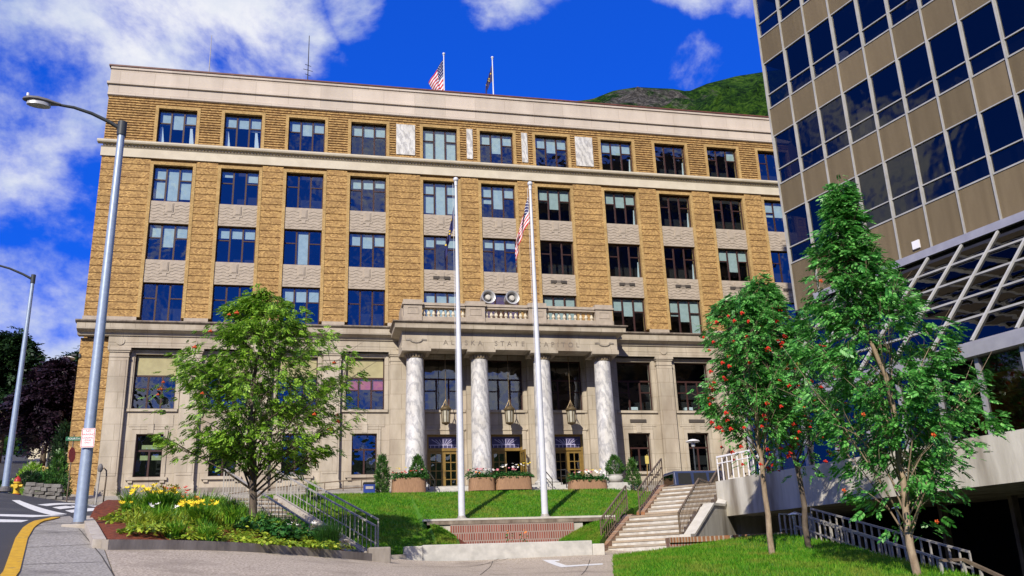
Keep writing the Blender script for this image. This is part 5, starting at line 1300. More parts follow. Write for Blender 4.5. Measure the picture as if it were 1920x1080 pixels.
def clump(name, label, px, py, kind, scale, seed, flower=None, nf=0, group=None, spots=1, mat_=None):
    rg = np.random.default_rng(seed); c = hit(px, py, lambda x, y: bed_z(x, y) if inside(bed, x, y) else -9, 14, 36); c.z = bed_z(c.x, c.y)-.03
    t = thing(name, label, 'plant', c, group); V = []
    for k in range(spots):
        cc = (c.x+rg.normal(0, .28)*(k > 0)*scale, c.y+rg.normal(0, .28)*(k > 0)*scale, c.z)
        if kind == 'lily': V += strap_leaves(rg, cc, int(120*scale), .62*scale, .034, .95)
        elif kind == 'grass': V += strap_leaves(rg, cc, int(210*scale), .74*scale, .014, .60)
        elif kind == 'hosta': V += disc_leaves(rg, cc, int(150*scale), .42*scale, .115, .22*scale)
        elif kind == 'leafy': V += disc_leaves(rg, cc, int(130*scale), .50*scale, .16, .62*scale); V += disc_leaves(rg, cc, int(60*scale), .50*scale, .16, .25*scale)
    mt = mat_ or {'lily': 'leaf_lily', 'grass': 'leaf_deep', 'hosta': 'leaf_hosta', 'leafy': 'leaf_mid'}[kind]
    link('leaves', fast_mesh('leaves', V, 4, mt), t)
    if flower: flower_heads(rg, c, nf, .5*scale, (.52 if kind in ('lily', 'grass') else .60)*scale, .085, flower, t)
    return t
clump('daylily', 'tall clump with large yellow blooms at the upper left of the flower bed', 283, 966, 'lily', 1.35, 51, 'fl_yellow', 46, spots=3)
clump('daylily', 'clump with red blooms standing behind the yellow ones', 322, 960, 'lily', 1.25, 52, 'fl_red', 16, spots=2)
clump('daylily', 'small clump with one yellow bloom at the far left tip of the bed', 236, 962, 'lily', .62, 53, 'fl_yellow', 4)
clump('daylily', 'clump with white and orange blooms left of the bed centre', 300, 985, 'lily', .85, 54, 'fl_white', 4, spots=2)
clump('daylily', 'clump with soft yellow blooms between the white blooms and the trunk', 368, 982, 'lily', .95, 55, 'fl_yellow', 24, spots=3)
clump('daylily', 'clump with orange blooms near the back of the bed', 350, 962, 'lily', .9, 56, 'fl_orange', 8, spots=2)
clump('ornamental_grass', 'dark feathery grass clump just left of the tree trunk', 432, 978, 'grass', 1.0, 57, spots=3)
clump('ornamental_grass', 'large dark grass clump at the right end of the bed by the stairs', 618, 1030, 'grass', .95, 58, spots=5)
clump('ornamental_grass', 'pale grass clump right of the tree trunk beside the stairs', 540, 1000, 'grass', .8, 59, spots=3, mat_='leaf_mid')
clump('ornamental_grass', 'fine green grass clump against the stair railing', 580, 1005, 'grass', .75, 60, spots=3, mat_='leaf_lily')
clump('leafy_plant', 'broad leaved green plant right in front of the tree trunk', 478, 1002, 'leafy', .8, 61, spots=2)
clump('leafy_plant', 'broad leaved green plant to the right of the trunk, front row', 524, 1012, 'leafy', .75, 62, spots=2)
clump('leafy_plant', 'leafy green plant at mid bed with white specks', 560, 1016, 'leafy', .7, 63, 'fl_white', 4, spots=2)
clump('daylily', 'spiky bright green clump without blooms, front left of the bed', 322, 1010, 'lily', .75, 64, spots=3)
clump('daylily', 'spiky bright green clump without blooms, front centre of the bed', 392, 1016, 'lily', .80, 65, spots=3)
for i, (px, py, lab) in enumerate(((347, 1012, 'first'), (438, 1018, 'second'), (487, 1024, 'third'), (527, 1026, 'fourth'), (566, 1029, 'fifth'), (264, 1000, 'leftmost'))):
    clump('hosta', 'low yellow green mound in the front row of the bed, %s from the left' % lab if lab != 'leftmost' else 'low yellow green mound alone on the mulch at the left of the bed', px, py, 'hosta', .92 if i else .8, 70+i, group='yellow green mounds along the front of the bed', spots=2)
rg = np.random.default_rng(99); V = []
cov = [(bed[3][0]-.1, bed[3][1]+.3), (bed[4][0]-.1, bed[4][1]-.4), (-5.2, 33.2), (-4.4, 26), (-3.6, 23.2), (-1.4, 22.8), (.2, 25.2)]
for x, y in in_poly_pts(cov, 520): V += strap_leaves(rg, (x, y, bed_z(x, y)-.03), 11, rg.uniform(.28, .55), .032, .95)
struct(link('ground_cover', fast_mesh('ground_cover', V, 4, 'leaf_lily')), 'stuff')
V = []
for x, y in in_poly_pts([(-3.4, 18.9), (1.1, 24.2), (.9, 25.0), (-3.6, 20.2)], 70): V += disc_leaves(rg, (x, y, bed_z(x, y)-.02), 16, .26, .11, .20)
for x, y in in_poly_pts([(-3.6, 20.4), (.6, 25.2), (-.4, 26.0), (-3.9, 22.8)], 130): V += strap_leaves(rg, (x, y, bed_z(x, y)-.03), 12, rg.uniform(.28, .5), .030, .95)
for x, y in in_poly_pts([(-4.7, 23.2), (-3.8, 21.6), (-2.4, 22.2), (-2.6, 24.5), (-4.6, 26.0)], 150): V += disc_leaves(rg, (x, y, bed_z(x, y)-.02), 7, .2, .12, .16)
struct(link('ground_cover', fast_mesh('ground_cover', V, 4, 'leaf_hosta')), 'stuff')
# two small plants in the brick recess
for px, lab in ((956, 'left of the two small plants growing in front of the brick wall'), (982, 'right of the two small plants growing in front of the brick wall')):
    c = at(px, 1017, 31.4); c.z = lawn_z(c.x, c.y)+.05; t = thing('small_plant', lab, 'plant', c, 'plants in the brick recess'); V = disc_leaves(rg, c, 16, .13, .10, .55)
    link('leaves', fast_mesh('leaves', V, 4, 'leaf_mid'), t); flower_heads(rg, c, 3, .1, .55, .05, 'fl_orange', t)
# wooden planters in front of the portico
def planter(label, px0, px1, py, Y, hgt, flowers, seed, conifer=False):
    a, b = at(px0, py, Y), at(px1, py, Y); cx, w = (a.x+b.x)/2, (b.x-a.x); z = G(cx, Y)+.012; rg = np.random.default_rng(seed)
    t = thing('wooden_planter', label, 'planter', (cx, Y, z), 'wooden flower planters'); n = max(12, int(w/.085))
    mb = MB(); pts = []
    for k in range(2*n):
        ang = 2*math.pi*k/(2*n); x, y = math.copysign(abs(math.cos(ang))**.55, math.cos(ang))*w/2, math.copysign(abs(math.sin(ang))**.55, math.sin(ang))*.6; pts.append((cx+x, Y+y))
    ring = lambda s, zz: [(cx+(x-cx)*s, Y+(y-Y)*s, zz) for x, y in pts]
    m = len(pts); vs = ring(1.04, z)+ring(1.0, z+hgt)+ring(.93, z+hgt)+ring(.93, z+hgt-.12)
    mb.add(vs, [(r*m+i, r*m+(i+1) % m, (r+1)*m+(i+1) % m, (r+1)*m+i) for r in range(3) for i in range(m)]+[tuple(range(3*m, 4*m))]); mb.build('staves', 'wood_stave', t)
    mb = MB()
    for zz in (z+.14, z+hgt-.14): v = ring(1.05, zz)+ring(1.05, zz+.035); mb.add(v, [(i, (i+1) % m, m+(i+1) % m, m+i) for i in range(m)])
    m = max(3, int(w*3.2))
    for k in range(m):
        V = disc_leaves(rg, (cx+(-.44+.88*(k+.5)/m)*w, Y-.12+.1*(k % 2), z+hgt-.08), 170, .42, .14, rg.uniform(.3, .62))
        V += disc_leaves(rg, (cx+(-.44+.88*(k+.5)/m)*w, Y-.26, z+hgt-.13), 80, .36, .12, .34)
        link('bedding_plant', fast_mesh('bedding_plant', V, 4, 'leaf_mid'), t)
    for mt, nf, h in flowers: flower_heads(rg, (cx+rg.uniform(-.2, .2)*w, Y-.25, z+hgt), nf, w*.42, h, .085, mt, t)
    if conifer: cone_shrub('potted_conifer', 'small conical conifer growing in the leftmost wooden planter', (cx+.5, Y, z+hgt-.1), 1.25, [(0, .48), (.3, .42), (.7, .2), (1, .02)], 520, .2, 'leaf_conifer', 77)
planter('leftmost wooden stave planter, wide, with a conifer and red flowers', 735, 797, 912, 50.3, .80, (('fl_red', 14, .32), ('fl_yellow', 3, .55), ('fl_pink', 6, .4)), 81, True)
planter('wooden stave planter with pink and orange flowers left of the middle planter', 880, 926, 912, 50.3, .70, (('fl_pink', 12, .5), ('fl_white', 8, .45), ('fl_orange', 8, .3)), 82)
planter('middle wooden stave planter heaped with white and yellow flowers before the open door', 929, 995, 912, 50.3, .72, (('fl_white', 16, .62), ('fl_yellow', 6, .66), ('fl_pink', 12, .42)), 83)
planter('rightmost wooden stave planter, low, with white and yellow flowers', 1067, 1135, 908, 50.3, .56, (('fl_white', 14, .45), ('fl_yellow', 5, .62), ('fl_pink', 7, .5)), 84)
# ================================================================== STREET FURNITURE, FLAGS, VEHICLE, FAR THINGS
def street_lamp(label, base, joint, head, r0, r1, big=True, group='street lamps'):
    base, joint, head = Vector(base), Vector(joint), Vector(head)
    t = thing('street_lamp', label, 'street lamp', base, group); mb = MB(); top = joint+Vector((0, 0, .12))
    mb.tube([base-Vector((0, 0, .2)), base.lerp(top, .5), top], [r0, (r0+r1)/2, r1], 20); mb.build('pole', 'pole_blue_grey', t, smooth=True)
    mb = MB(); mb.lathe(base.x, base.y, [(r0*1.9, base.z-.1), (r0*1.9, base.z+.03), (r0*1.25, base.z+.05), (r0*1.2, base.z+.10)], 20)
    for a in range(4): mb.ball((base.x+r0*1.55*math.cos(a*1.57+.7), base.y+r0*1.55*math.sin(a*1.57+.7), base.z+.05), .03)
    mb.build('base_plate', 'sign_grey', t)
    d = head-joint; arm = [joint+Vector((0, 0, -.05)), joint+d*.22+Vector((0, 0, .02*d.length+d.z*.02)), joint+d*.5+Vector((0, 0, .06*d.length)), joint+d*.78+Vector((0, 0, .05*d.length)), head]
    mb = MB(); mb.tube(arm, [.055, .05, .045, .04, .035], 10); mb.tube([joint-Vector((0, 0, .22)), joint+Vector((0, 0, .16))], r1*1.35, 12); mb.build('arm', 'lamp_dark', t, smooth=True)
    dh = (head-arm[3]).normalized(); sd = Vector((-dh.y, dh.x, 0)).normalized(); ux = dh.cross(sd)*-1
    if ux.z < 0: ux = -ux
    mb = MB(); n = 16; rings = []
    for s, w, h in ((-.02, .05, .05), (.12, .09, .07), (.28, .15, .10), (.50, .185, .115), (.68, .16, .10), (.80, .08, .06), (.83, .02, .02)):
        rings.append([head+dh*s+sd*w*math.cos(2*math.pi*k/n)+ux*(h*math.sin(2*math.pi*k/n) if math.sin(2*math.pi*k/n) > 0 else .35*h*math.sin(2*math.pi*k/n)) for k in range(n)])
    mb.add([p for r in rings for p in r], [(i*n+k, i*n+(k+1) % n, (i+1)*n+(k+1) % n, (i+1)*n+k) for i in range(len(rings)-1) for k in range(n)]+[tuple(range(n)), tuple((len(rings)-1)*n+k for k in range(n))])
    hd = mb.build('lamp_head', 'sign_grey', t, smooth=True)
    mb = MB(); c = head+dh*.46-ux*.03; mb.add([c+dh*.27*math.cos(2*math.pi*k/n)+sd*.14*math.sin(2*math.pi*k/n)-ux*z for z in (0, .09) for k in range(n)], [(k, (k+1) % n, n+(k+1) % n, n+k) for k in range(n)]+[tuple(range(n, 2*n))]); mb.build('lens', 'siren_grey', hd, smooth=True)
    mb = MB(); p = head+dh*.72+ux*.10; mb.tube([p, p+ux*.08], .035, 10); mb.build('photocell', 'sign_white', hd)
    return t
LB = hit(148, 988); jt = at(233, 240, LB.y); jt.x = LB.x; YL = LB.y
hd = at(112, 197, YL-.35)
lamp = street_lamp('tall blue grey street lamp with cobra head rising beside the flower bed', LB, jt, hd, .135, .085)
mb = MB(); mb.box(LB.x-.30, LB.x+.30, LB.y-.30, LB.y+.30, LB.z-.3, LB.z+.045); struct(mb.build('lamp_footing', 'concrete_step', bevel=.02))
L2 = at(10, 912, 40); L2.z = G(L2.x, L2.y); j2 = at(60, 522, 40); j2.x = L2.x; h2 = at(-28, 494, 39.6)
street_lamp('farther thin street lamp across the road at the left edge', L2, j2, h2, .135, .07)
# parking sign strapped to the near lamp pole
def sign(name, label, cat, c, w, h, material, border=None, lines=(), ltext='sign_red', yaw=0.0, post=None, group=None):
    M = Matrix.Translation(c) @ Matrix.Rotation(yaw, 4, 'Z'); t = thing(name, label, cat, c if post is None else post[0], group)
    mb = MB(); k = .02; poly = [(-w/2+k, -h/2), (w/2-k, -h/2), (w/2, -h/2+k), (w/2, h/2-k), (w/2-k, h/2), (-w/2+k, h/2), (-w/2, h/2-k), (-w/2, -h/2+k)]
    vs = [M @ Vector((x, y, z)) for y in (-.004, .004) for x, z in poly]; n = 8
    mb.add(vs, [(i, (i+1) % n, n+(i+1) % n, n+i) for i in range(n)]+[tuple(range(n-1, -1, -1)), tuple(range(n, 2*n))]); pl = mb.build('panel', material, t)
    if border:
        mb = MB(); b = .012; mb.lattice([-w/2+.012, -w/2+.012+b, w/2-.012-b, w/2-.012], [-h/2+.012, -h/2+.012+b, h/2-.012-b, h/2-.012], lambda i, j: i != 1 or j != 1, -.006, -.0045, lambda x, y, z: tuple(M @ Vector((x, y, z)))); mb.build('border', border, pl)
    for txt, size, z in lines: text_obj('lettering', txt, size, ltext, M @ Matrix.Translation((0, -.0065, z)) @ Matrix.Rotation(R(90), 4, 'X'), pl, depth=.001)
    if post: mb = MB(); mb.tube([post[0]-Vector((0, 0, .2)), post[1]], post[2], 8); mb.build('post', post[3], t)
    return t
sc_ = at(165, 821, YL-.17)
sign('parking_sign', 'white sign with red lettering strapped to the near lamp pole', 'sign', sc_, .30, .44, 'sign_white', 'sign_red', (('NO', .075, .150), ('PARKING', .066, .075), ('LOADING', .052, .0), ('ZONE', .052, -.055), ('ONLY', .052, -.11)), yaw=R(-6))
# street name sign with stop sign seen edge on
b = at(125, 938, 47.5); b.z = G(b.x, b.y); tp = Vector((b.x, b.y, at(140, 815, 47.5).z))
t = sign('street_name_sign', 'green FOURTH ST name plate on a thin post by the left brick corner', 'sign', Vector((b.x+.13, b.y-.05, at(140, 823, 47.5).z)), .95, .20, 'sign_green', None, (('FOURTH  ST', .135, 0),), 'sign_white', 0, (b, tp, .03, 'bronze_rail'))
c = Vector((b.x+.02, b.y-.04, at(135, 853, 47.5).z)); M = Matrix.Translation(c) @ Matrix.Rotation(R(79), 4, 'Z')
t = thing('stop_sign', 'red road sign turned nearly edge on, below the green name plate', 'sign', c); mb = MB(); n = 8
vs = [M @ Vector((.38*math.cos(math.pi/8+k*math.pi/4), y, .38*math.sin(math.pi/8+k*math.pi/4))) for y in (-.005, .005) for k in range(n)]
mb.add(vs, [(i, (i+1) % n, n+(i+1) % n, n+i) for i in range(n)]+[tuple(range(n-1, -1, -1)), tuple(range(n, 2*n))]); mb.build('panel', 'sign_red', t)
# parking meter with a pipe hoop by the building corner
b = at(179, 943, 47.4); b.z = G(b.x, b.y); t = thing('parking_meter', 'grey parking meter post standing at the left corner of the stone front', 'parking meter', b)
zt = at(184, 885, 47.4).z
mb = MB(); mb.tube([b-Vector((0, 0, .1)), Vector((b.x+.05, b.y, zt))], .05, 10); mb.build('post', 'galvanised', t, smooth=True)
mb = MB(); c = Vector((b.x+.06, b.y, zt+.18)); mb.ball(c, .15, sub=2, sc=(.8, .6, 1.5)); mb.build('meter_head', 'sign_grey', t, smooth='all')
t = thing('pipe_hoop', 'bent brown pipe hoop right behind the parking meter', 'pipe', b+Vector((.25, .3, 0))); mb = MB(); p = b+Vector((.28, .3, 0)); zt2 = at(190, 880, 47.6).z
mb.tube([p-Vector((0, 0, .1)), Vector((p.x+.03, p.y, zt2-.3)), Vector((p.x, p.y, zt2-.05)), Vector((p.x-.12, p.y, zt2+.08)), Vector((p.x-.22, p.y, zt2-.02))], .035, 8); mb.build('pipe', 'bronze_rail', t, smooth='all')
# back of a round road sign beside the bed
b = at(236, 950, 46.5); b.z = G(b.x, b.y); c = at(241, 923, 46.5); t = thing('round_sign', 'grey back of an oval road sign on a short post behind the flower bed', 'sign', b); n = 24
mb = MB(); vs = [Vector((c.x+.34*math.cos(2*math.pi*k/n), c.y+y, c.z+.25*math.sin(2*math.pi*k/n))) for y in (-.012, .012) for k in range(n)]
mb.add(vs, [(i, (i+1) % n, n+(i+1) % n, n+i) for i in range(n)]+[tuple(range(n-1, -1, -1)), tuple(range(n, 2*n))]); mb.build('panel', 'sign_grey', t)
mb = MB(); mb.bar(b-Vector((0, 0, .1)), Vector((c.x-.05, c.y+.04, c.z-.05)), .22, .05); mb.build('post', 'sign_grey', t)
# hydrant
b = at(29, 934, 45); b.z = G(b.x, b.y); t = thing('fire_hydrant', 'yellow fire hydrant with red cap on the far left street corner', 'hydrant', b)
mb = MB(); mb.lathe(b.x, b.y, [(.20, b.z), (.20, b.z+.06), (.13, b.z+.08), (.125, b.z+.50), (.17, b.z+.52), (.17, b.z+.58)], 18)
for s in (-1, 1): mb.tube([(b.x, b.y, b.z+.40), (b.x+s*.24, b.y-.02, b.z+.40)], .075, 10)
mb.tube([(b.x, b.y, b.z+.36), (b.x, b.y-.25, b.z+.36)], .095, 12); mb.build('body', 'hydrant_yellow', t, smooth=True)
mb = MB(); mb.lathe(b.x, b.y, [(.155, b.z+.58), (.15, b.z+.68), (.09, b.z+.77), (.04, b.z+.79), (.035, b.z+.85)], 18); mb.build('bonnet', 'hydrant_red', t, smooth=True)
mb = MB(); mb.lathe(b.x, b.y, [(.21, b.z-.05), (.21, b.z+.05)], 18); mb.build('foot_flange', 'hydrant_red', t)
# stone wall and yellow railing at the left corner
t = thing('stone_wall', 'low dry stone wall holding shrubs at the left street corner', 'wall', at(85, 935, 49.6)); mb = MB(); rg = np.random.default_rng(5)
a, b = at(44, 938, 49.4), at(111, 938, 49.6)
for row in range(4):
    x = a.x
    while x < b.x:
        w = rg.uniform(.22, .5); k = (x-a.x)/(b.x-a.x); y = 49.5+rg.normal(0, .03); z = G(x, 49.5)+row*.19; p = [(x+.01, y-.22, z), (x+w-.015, y-.22, z), (x+w-.015, y+.2, z), (x+.01, y+.2, z)]
        mb.hexa([Vector(q)+Vector(rg.normal(0, .012, 3)) for q in p]+[Vector(q)+Vector((0, 0, .175))+Vector(rg.normal(0, .02, 3)) for q in p]); x += w
mb.build('stones', 'field_stone', t, bevel=.02)
t = thing('yellow_railing', 'pale yellow wooden railing behind the corner shrubs', 'railing', at(90, 880, 58)); mb = MB()
for z in (878, 892): mb.bar(at(80, z, 58), at(124, z-3, 58), .12, .10)
mb.build('rails', 'yellow_rail', t); mb = MB()
for x in (82, 98, 122): p = at(x, 874, 58); mb.bar(p, p-Vector((0, 0, 1.2)), .12)
mb.build('posts', 'yellow_rail', t)
# house behind the trees on the left
t = thing('house', 'pale house with a shallow roof behind the purple tree', 'house', at(128, 830, 84)); a, b = at(60, 800, 84), at(146, 800, 84); z0, z1 = G(a.x, 84)-1, at(125, 772, 84).z
mb = MB(); mb.box(a.x, b.x, 84, 92, z0, z1); mb.build('walls', 'house_wall', t)
mb = MB(); mb.prism_x([(83.4, z1), (88, z1+1.6), (92.6, z1), (92.4, z1-.1), (83.6, z1-.1)], a.x-.4, b.x+.4); mb.build('roof', 'house_roof', t)
mb = MB(); mb.box(b.x-1.3, b.x-.5, 83.9, 83.99, z1-1.5, z1-.5); mb.build('window', 'dark_interior', t)
# saucer shaped lamps
def saucer(label, c, r, base, post_r=.05, group='saucer lamps', struts=False):
    t = thing('saucer_lamp', label, 'lamp', base, group)
    mb = MB(); mb.lathe(c.x, c.y, [(r*.25, c.z-.16*r), (r*.9, c.z-.08*r), (r, c.z), (r*.9, c.z+.10*r), (r*.45, c.z+.28*r), (.03, c.z+.36*r)], 28); mb.build('shade', 'sign_white', t, smooth=True)
    mb = MB(); mb.lathe(c.x, c.y, [(r*.22, c.z-.75*r), (r*.28, c.z-.6*r), (r*.28, c.z-.12*r)], 18); mb.build('lamp_body', 'siren_grey', t, smooth=True)
    mb = MB()
    if struts:
        for s in (-.35, .25): mb.tube([(c.x+s*r, c.y, c.z-.1), (base[0]+s*.3*r, base[1], c.z-1.1)], .05, 6)
        mb.tube([base, Vector((base[0], base[1], c.z-1.0))], .09, 8)
    else: mb.tube([base, Vector((c.x, c.y, c.z-.7*r))], post_r, 10)
    mb.build('post', 'lamp_dark' if struts or r > .3 else 'galvanised', t)
c = at(128, 672, 66); saucer('round white saucer lamp above the purple tree', c, .45, Vector((c.x-.5, c.y, G(c.x, 66))), struts=True)
c = at(1299, 828, 48.5); saucer('white saucer lamp in front of the right ground floor windows', c, .40, Vector((c.x, c.y, G(c.x, 48.5)-.15)), .04)
c = at(1487, 965, 26.3); saucer('flat white disc lamp at the head of the garage ramp', c, .17, Vector((c.x, c.y, .6)), .03)
c = at(1681, 953, 22.0); saucer('small flat disc lamp hanging behind the nearest rowan trunk', c, .13, Vector((c.x+.1, c.y, -.8)), .025)
# small wall lamp on the brick corner
c = at(141, 664, 54.6); mb = MB(); mb.box(c.x-.25, c.x+.02, 54.75, 54.98, c.z-.05, c.z+.05); mb.box(XL-.0, XL+.1, 54.9, 54.99, c.z-.1, c.z+.1); tag(mb.build('wall_lamp', 'lamp_dark'), 'tiny dark bracket lamp on the left edge of the lower brick corner', 'lamp')
# mail box
b = at(692, 918, 49.6); b.z = G(b.x, b.y)+.012; t = thing('mail_box', 'dark blue letter box standing left of the slim conifer', 'mail box', b); w, dpt = .30, .3; ztop = at(692, 905, 49.6).z
mb = MB(); mb.box(b.x-w, b.x+w, b.y-dpt, b.y+dpt, b.z+.15, ztop-.10); mb.build('body', 'mail_blue', t, bevel=.03)
mb = MB(); mb.box(b.x-w-.02, b.x+w+.02, b.y-dpt-.03, b.y+dpt+.02, ztop-.10, ztop); mb.build('lid', 'rubber', t, bevel=.02)
mb = MB(); mb.box(b.x-.20, b.x+.20, b.y-dpt-.025, b.y-dpt-.001, ztop-.36, ztop-.22); mb.build('slot_plate', 'galvanised', t)
for sx in (-1, 1):
    for sy in (-1, 1): mb = MB(); mb.box(b.x+sx*.26-.03, b.x+sx*.26+.03, b.y+sy*.26-.03, b.y+sy*.26+.03, b.z-.02, b.z+.15); mb.build('leg', 'mail_blue', t)
# ramp handrail along the stone base
t = thing('ramp_handrail', 'dark handrail climbing along the stone base toward the portico', 'handrail', at(580, 905, 53.2)); mb = MB()
pp_ = [at(430, 926, 53.2), at(484, 918, 53.2), at(560, 909, 53.2), at(640, 902, 53.2), at(712, 897, 53.2)]
for dz in (0, -.42): mb.tube([p+Vector((0, 0, dz)) for p in pp_], .03, 8)
mb.build('rails', 'bronze_rail', t); mb = MB()
for k in range(9): p = pp_[0].lerp(pp_[-1], k/8); p.z = np.interp(p.x, [q.x for q in pp_], [q.z for q in pp_]); mb.tube([p, (p.x, p.y, G(p.x, p.y)-.1)], .025, 6)
mb.build('posts', 'bronze_rail', t)
for x, lab in ((BX[5]-1.45, 'dark handrail on the portico steps left of the left door'), (BX[6]+1.30, 'dark handrail on the portico steps right of the open door'), (BX[7]-1.35, 'dark handrail on the portico steps left of the right door'), (BX[7]+1.45, 'dark handrail on the portico steps beside the rightmost column')):
    t = thing('step_handrail', lab, 'handrail', (x, 51.0, 4.8), 'handrails on the portico steps'); mb = MB()
    mb.tube([(x+.25, 50.3, 5.35), (x, 51.0, 5.95), (x-.05, 51.9, 6.05)], .03, 8); mb.tube([(x+.25, 50.3, 5.0), (x, 51.0, 5.6), (x-.05, 51.9, 5.7)], .022, 8); mb.build('rails', 'iron', t)
    mb = MB()
    for px_, y, z in ((x+.25, 50.3, 5.35), (x, 51.0, 5.95), (x-.05, 51.9, 6.05)): mb.tube([(px_, y, 4.7), (px_, y, z)], .025, 6)
    mb.build('posts', 'iron', t)
# round stone pot with clipped bush, on a low block
c = at(1155, 905, 50.4); c.z = FZ(c); mb = MB(); mb.box(c.x-.95, c.x+.75, c.y-.35, c.y+.4, c.z-.1, c.z+.45); tag(mb.build('stone_block', 'white_stone', bevel=.03), 'low pale stone block carrying the round pot right of the columns', 'block')
zc = c.z+.45; t = thing('stone_pot', 'round pale stone pot on the low block right of the columns', 'pot', (c.x, c.y, zc)); mb = MB(); mb.lathe(c.x, c.y, [(.25, zc), (.40, zc+.10), (.46, zc+.26), (.42, zc+.40), (.46, zc+.43), (.40, zc+.46)], 28); mb.build('pot', 'white_stone', t, smooth=True)
cone_shrub('clipped_bush', 'teardrop shaped clipped bush growing in the round stone pot', (c.x, c.y, zc+.42), 1.05, [(0, .25), (.25, .50), (.5, .46), (.8, .2), (1, .03)], 620, .17, 'leaf_conifer', 88)
# small yellow notice on a brown post
b = at(1213, 908, 49.8); b.z = G(b.x, b.y); sign('notice_sign', 'small yellowish notice on a brown post before the right ground window', 'sign', at(1213, 862, 49.8), .22, .46, 'sign_yellow', None, (), post=(b, at(1213, 852, 49.85), .03, 'bronze_door'))
# flagpoles on the wall and their flags
def big_pole(label, px, Y, pxt):
    b = at(*px, Y); b.z = WZ-.01; tp = at(*pxt, Y); t = thing('flagpole', label, 'flagpole', (b.x, Y, WZ), 'white flagpoles before the portico')
    mb = MB(); mb.tube([(b.x, Y, b.z), (b.x, Y, b.z+(tp.z-b.z)*.35), (b.x, Y, tp.z)], [.122, .108, .05], 24); mb.build('pole', 'pole_white', t, smooth=True)
    mb = MB(); mb.lathe(b.x, Y, [(.20, WZ-.001), (.20, WZ+.02), (.15, WZ+.04), (.14, WZ+.10)], 24); mb.build('collar', 'galvanised', t, smooth=True)
    mb = MB(); mb.ball((b.x, Y, tp.z+.12), .105, sub=3); mb.tube([(b.x, Y, tp.z-.15), (b.x, Y, tp.z+.03)], .065, 12); mb.build('finial', 'brass' if 0 else 'pole_white', t, smooth=True)
    mb = MB(); mb.tube([(b.x-.13, Y-.05, tp.z-.1), (b.x-.15, Y-.06, b.z+1.1)], .006, 5); mb.build('halyard', 'pole_white', t)
    return b.x, Y, tp.z
x1, y1, z1 = big_pole('left white flagpole with a limp dark blue flag', (866, 972), WY+.16, (855, 342))
x2, y2, z2 = big_pole('right white flagpole with a limp striped flag', (1022, 968), WY+.16, (998, 350))
P = limp((x1-.09, y1, z1-1.0), 1.0, 2.1, .42, ph=2.0); f = link('pole_flag', flag_mesh(P, 36, 20, lambda u, v: 0, ['flag_navy'], 'pole_flag')); tag(f, 'dark blue flag with gold stars hanging limp on the left tall pole', 'flag'); stars_on(P, dipper, .055, 'star_gold', f, 'stars')
P = limp((x2-.09, y2, z2-.40), 1.25, 2.3, .70, ph=.6); f = link('pole_flag', flag_mesh(P, 64, 26, us, ['flag_red', 'flag_white', 'flag_navy'], 'pole_flag')); tag(f, 'red and white striped flag hanging limp on the right tall pole', 'flag'); stars_on(P, us_stars, .030, 'flag_white', f, 'stars')
# jeep parked in the street, seen above the right stairs
jx, jy = at(1257, 900, 43.6).x, 43.2; jz = G(jx+2, jy)-.13
t = thing('parked_jeep', 'boxy dark blue jeep parked behind the right stairs', 'car', (jx+2.1, jy+.9, jz)); Lc, Wc = 4.2, 1.72; B0 = jz+.36
mb = MB(); mb.prism_z([(jx+.05, jy), (jx+Lc, jy), (jx+Lc, jy+Wc), (jx+.05, jy+Wc)], B0, B0+.62); mb.prism_x([(jy+.02, B0+.62), (jy+.12, B0+1.30), (jy+.20, B0+1.36), (jy+Wc-.20, B0+1.36), (jy+Wc-.12, B0+1.30), (jy+Wc-.02, B0+.62)], jx+.10, jx+2.9)
body = mb.build('body', 'jeep_blue', t, bevel=.04)
mb = MB(); mb.box(jx-.06, jx+.05, jy-.02, jy+Wc+.02, B0+.02, B0+.20); mb.build('bumper', 'rubber', t)
mb = MB(); mb.box(jx+Lc, jx+Lc+.1, jy-.02, jy+Wc+.02, B0+.02, B0+.20); mb.build('bumper', 'rubber', t)
for nm, x0, x1 in (('side_window', .28, 1.0), ('side_window', 1.12, 1.85), ('side_window', 1.95, 2.6)):
    for y0, sg in ((jy, 1), (jy+Wc, -1)):
        mb = MB(); mb.hexa([(jx+x0, y0+sg*.015, B0+.68), (jx+x1, y0+sg*.015, B0+.68), (jx+x1, y0+sg*.06, B0+.68), (jx+x0, y0+sg*.06, B0+.68), (jx+x0+.03, y0+sg*.095, B0+1.24), (jx+x1-.03, y0+sg*.095, B0+1.24), (jx+x1-.03, y0+sg*.14, B0+1.24), (jx+x0+.03, y0+sg*.14, B0+1.24)]); mb.build(nm, 'rubber', t)
mb = MB(); mb.box(jx+.085, jx+.11, jy+.22, jy+Wc-.22, B0+.70, B0+1.22); mb.build('rear_window', 'car_glass', t)
mb = MB(); mb.box(jx+.088, jx+.10, jy+.18, jy+Wc-.18, B0+.66, B0+1.26); mb.build('rear_window_seal', 'sign_grey', t)
for y in (jy+.06, jy+Wc-.22): mb = MB(); mb.box(jx+.03, jx+.052, y, y+.16, B0+.28, B0+.50); mb.build('tail_lamp', 'sign_red', t)
for x in (jx+.15, jx+Lc-.25): mb = MB(); mb.box(x, x+.1, jy-.012, jy+.001, B0+.36, B0+.44); mb.build('marker_lamp', 'lamp_orange', t)
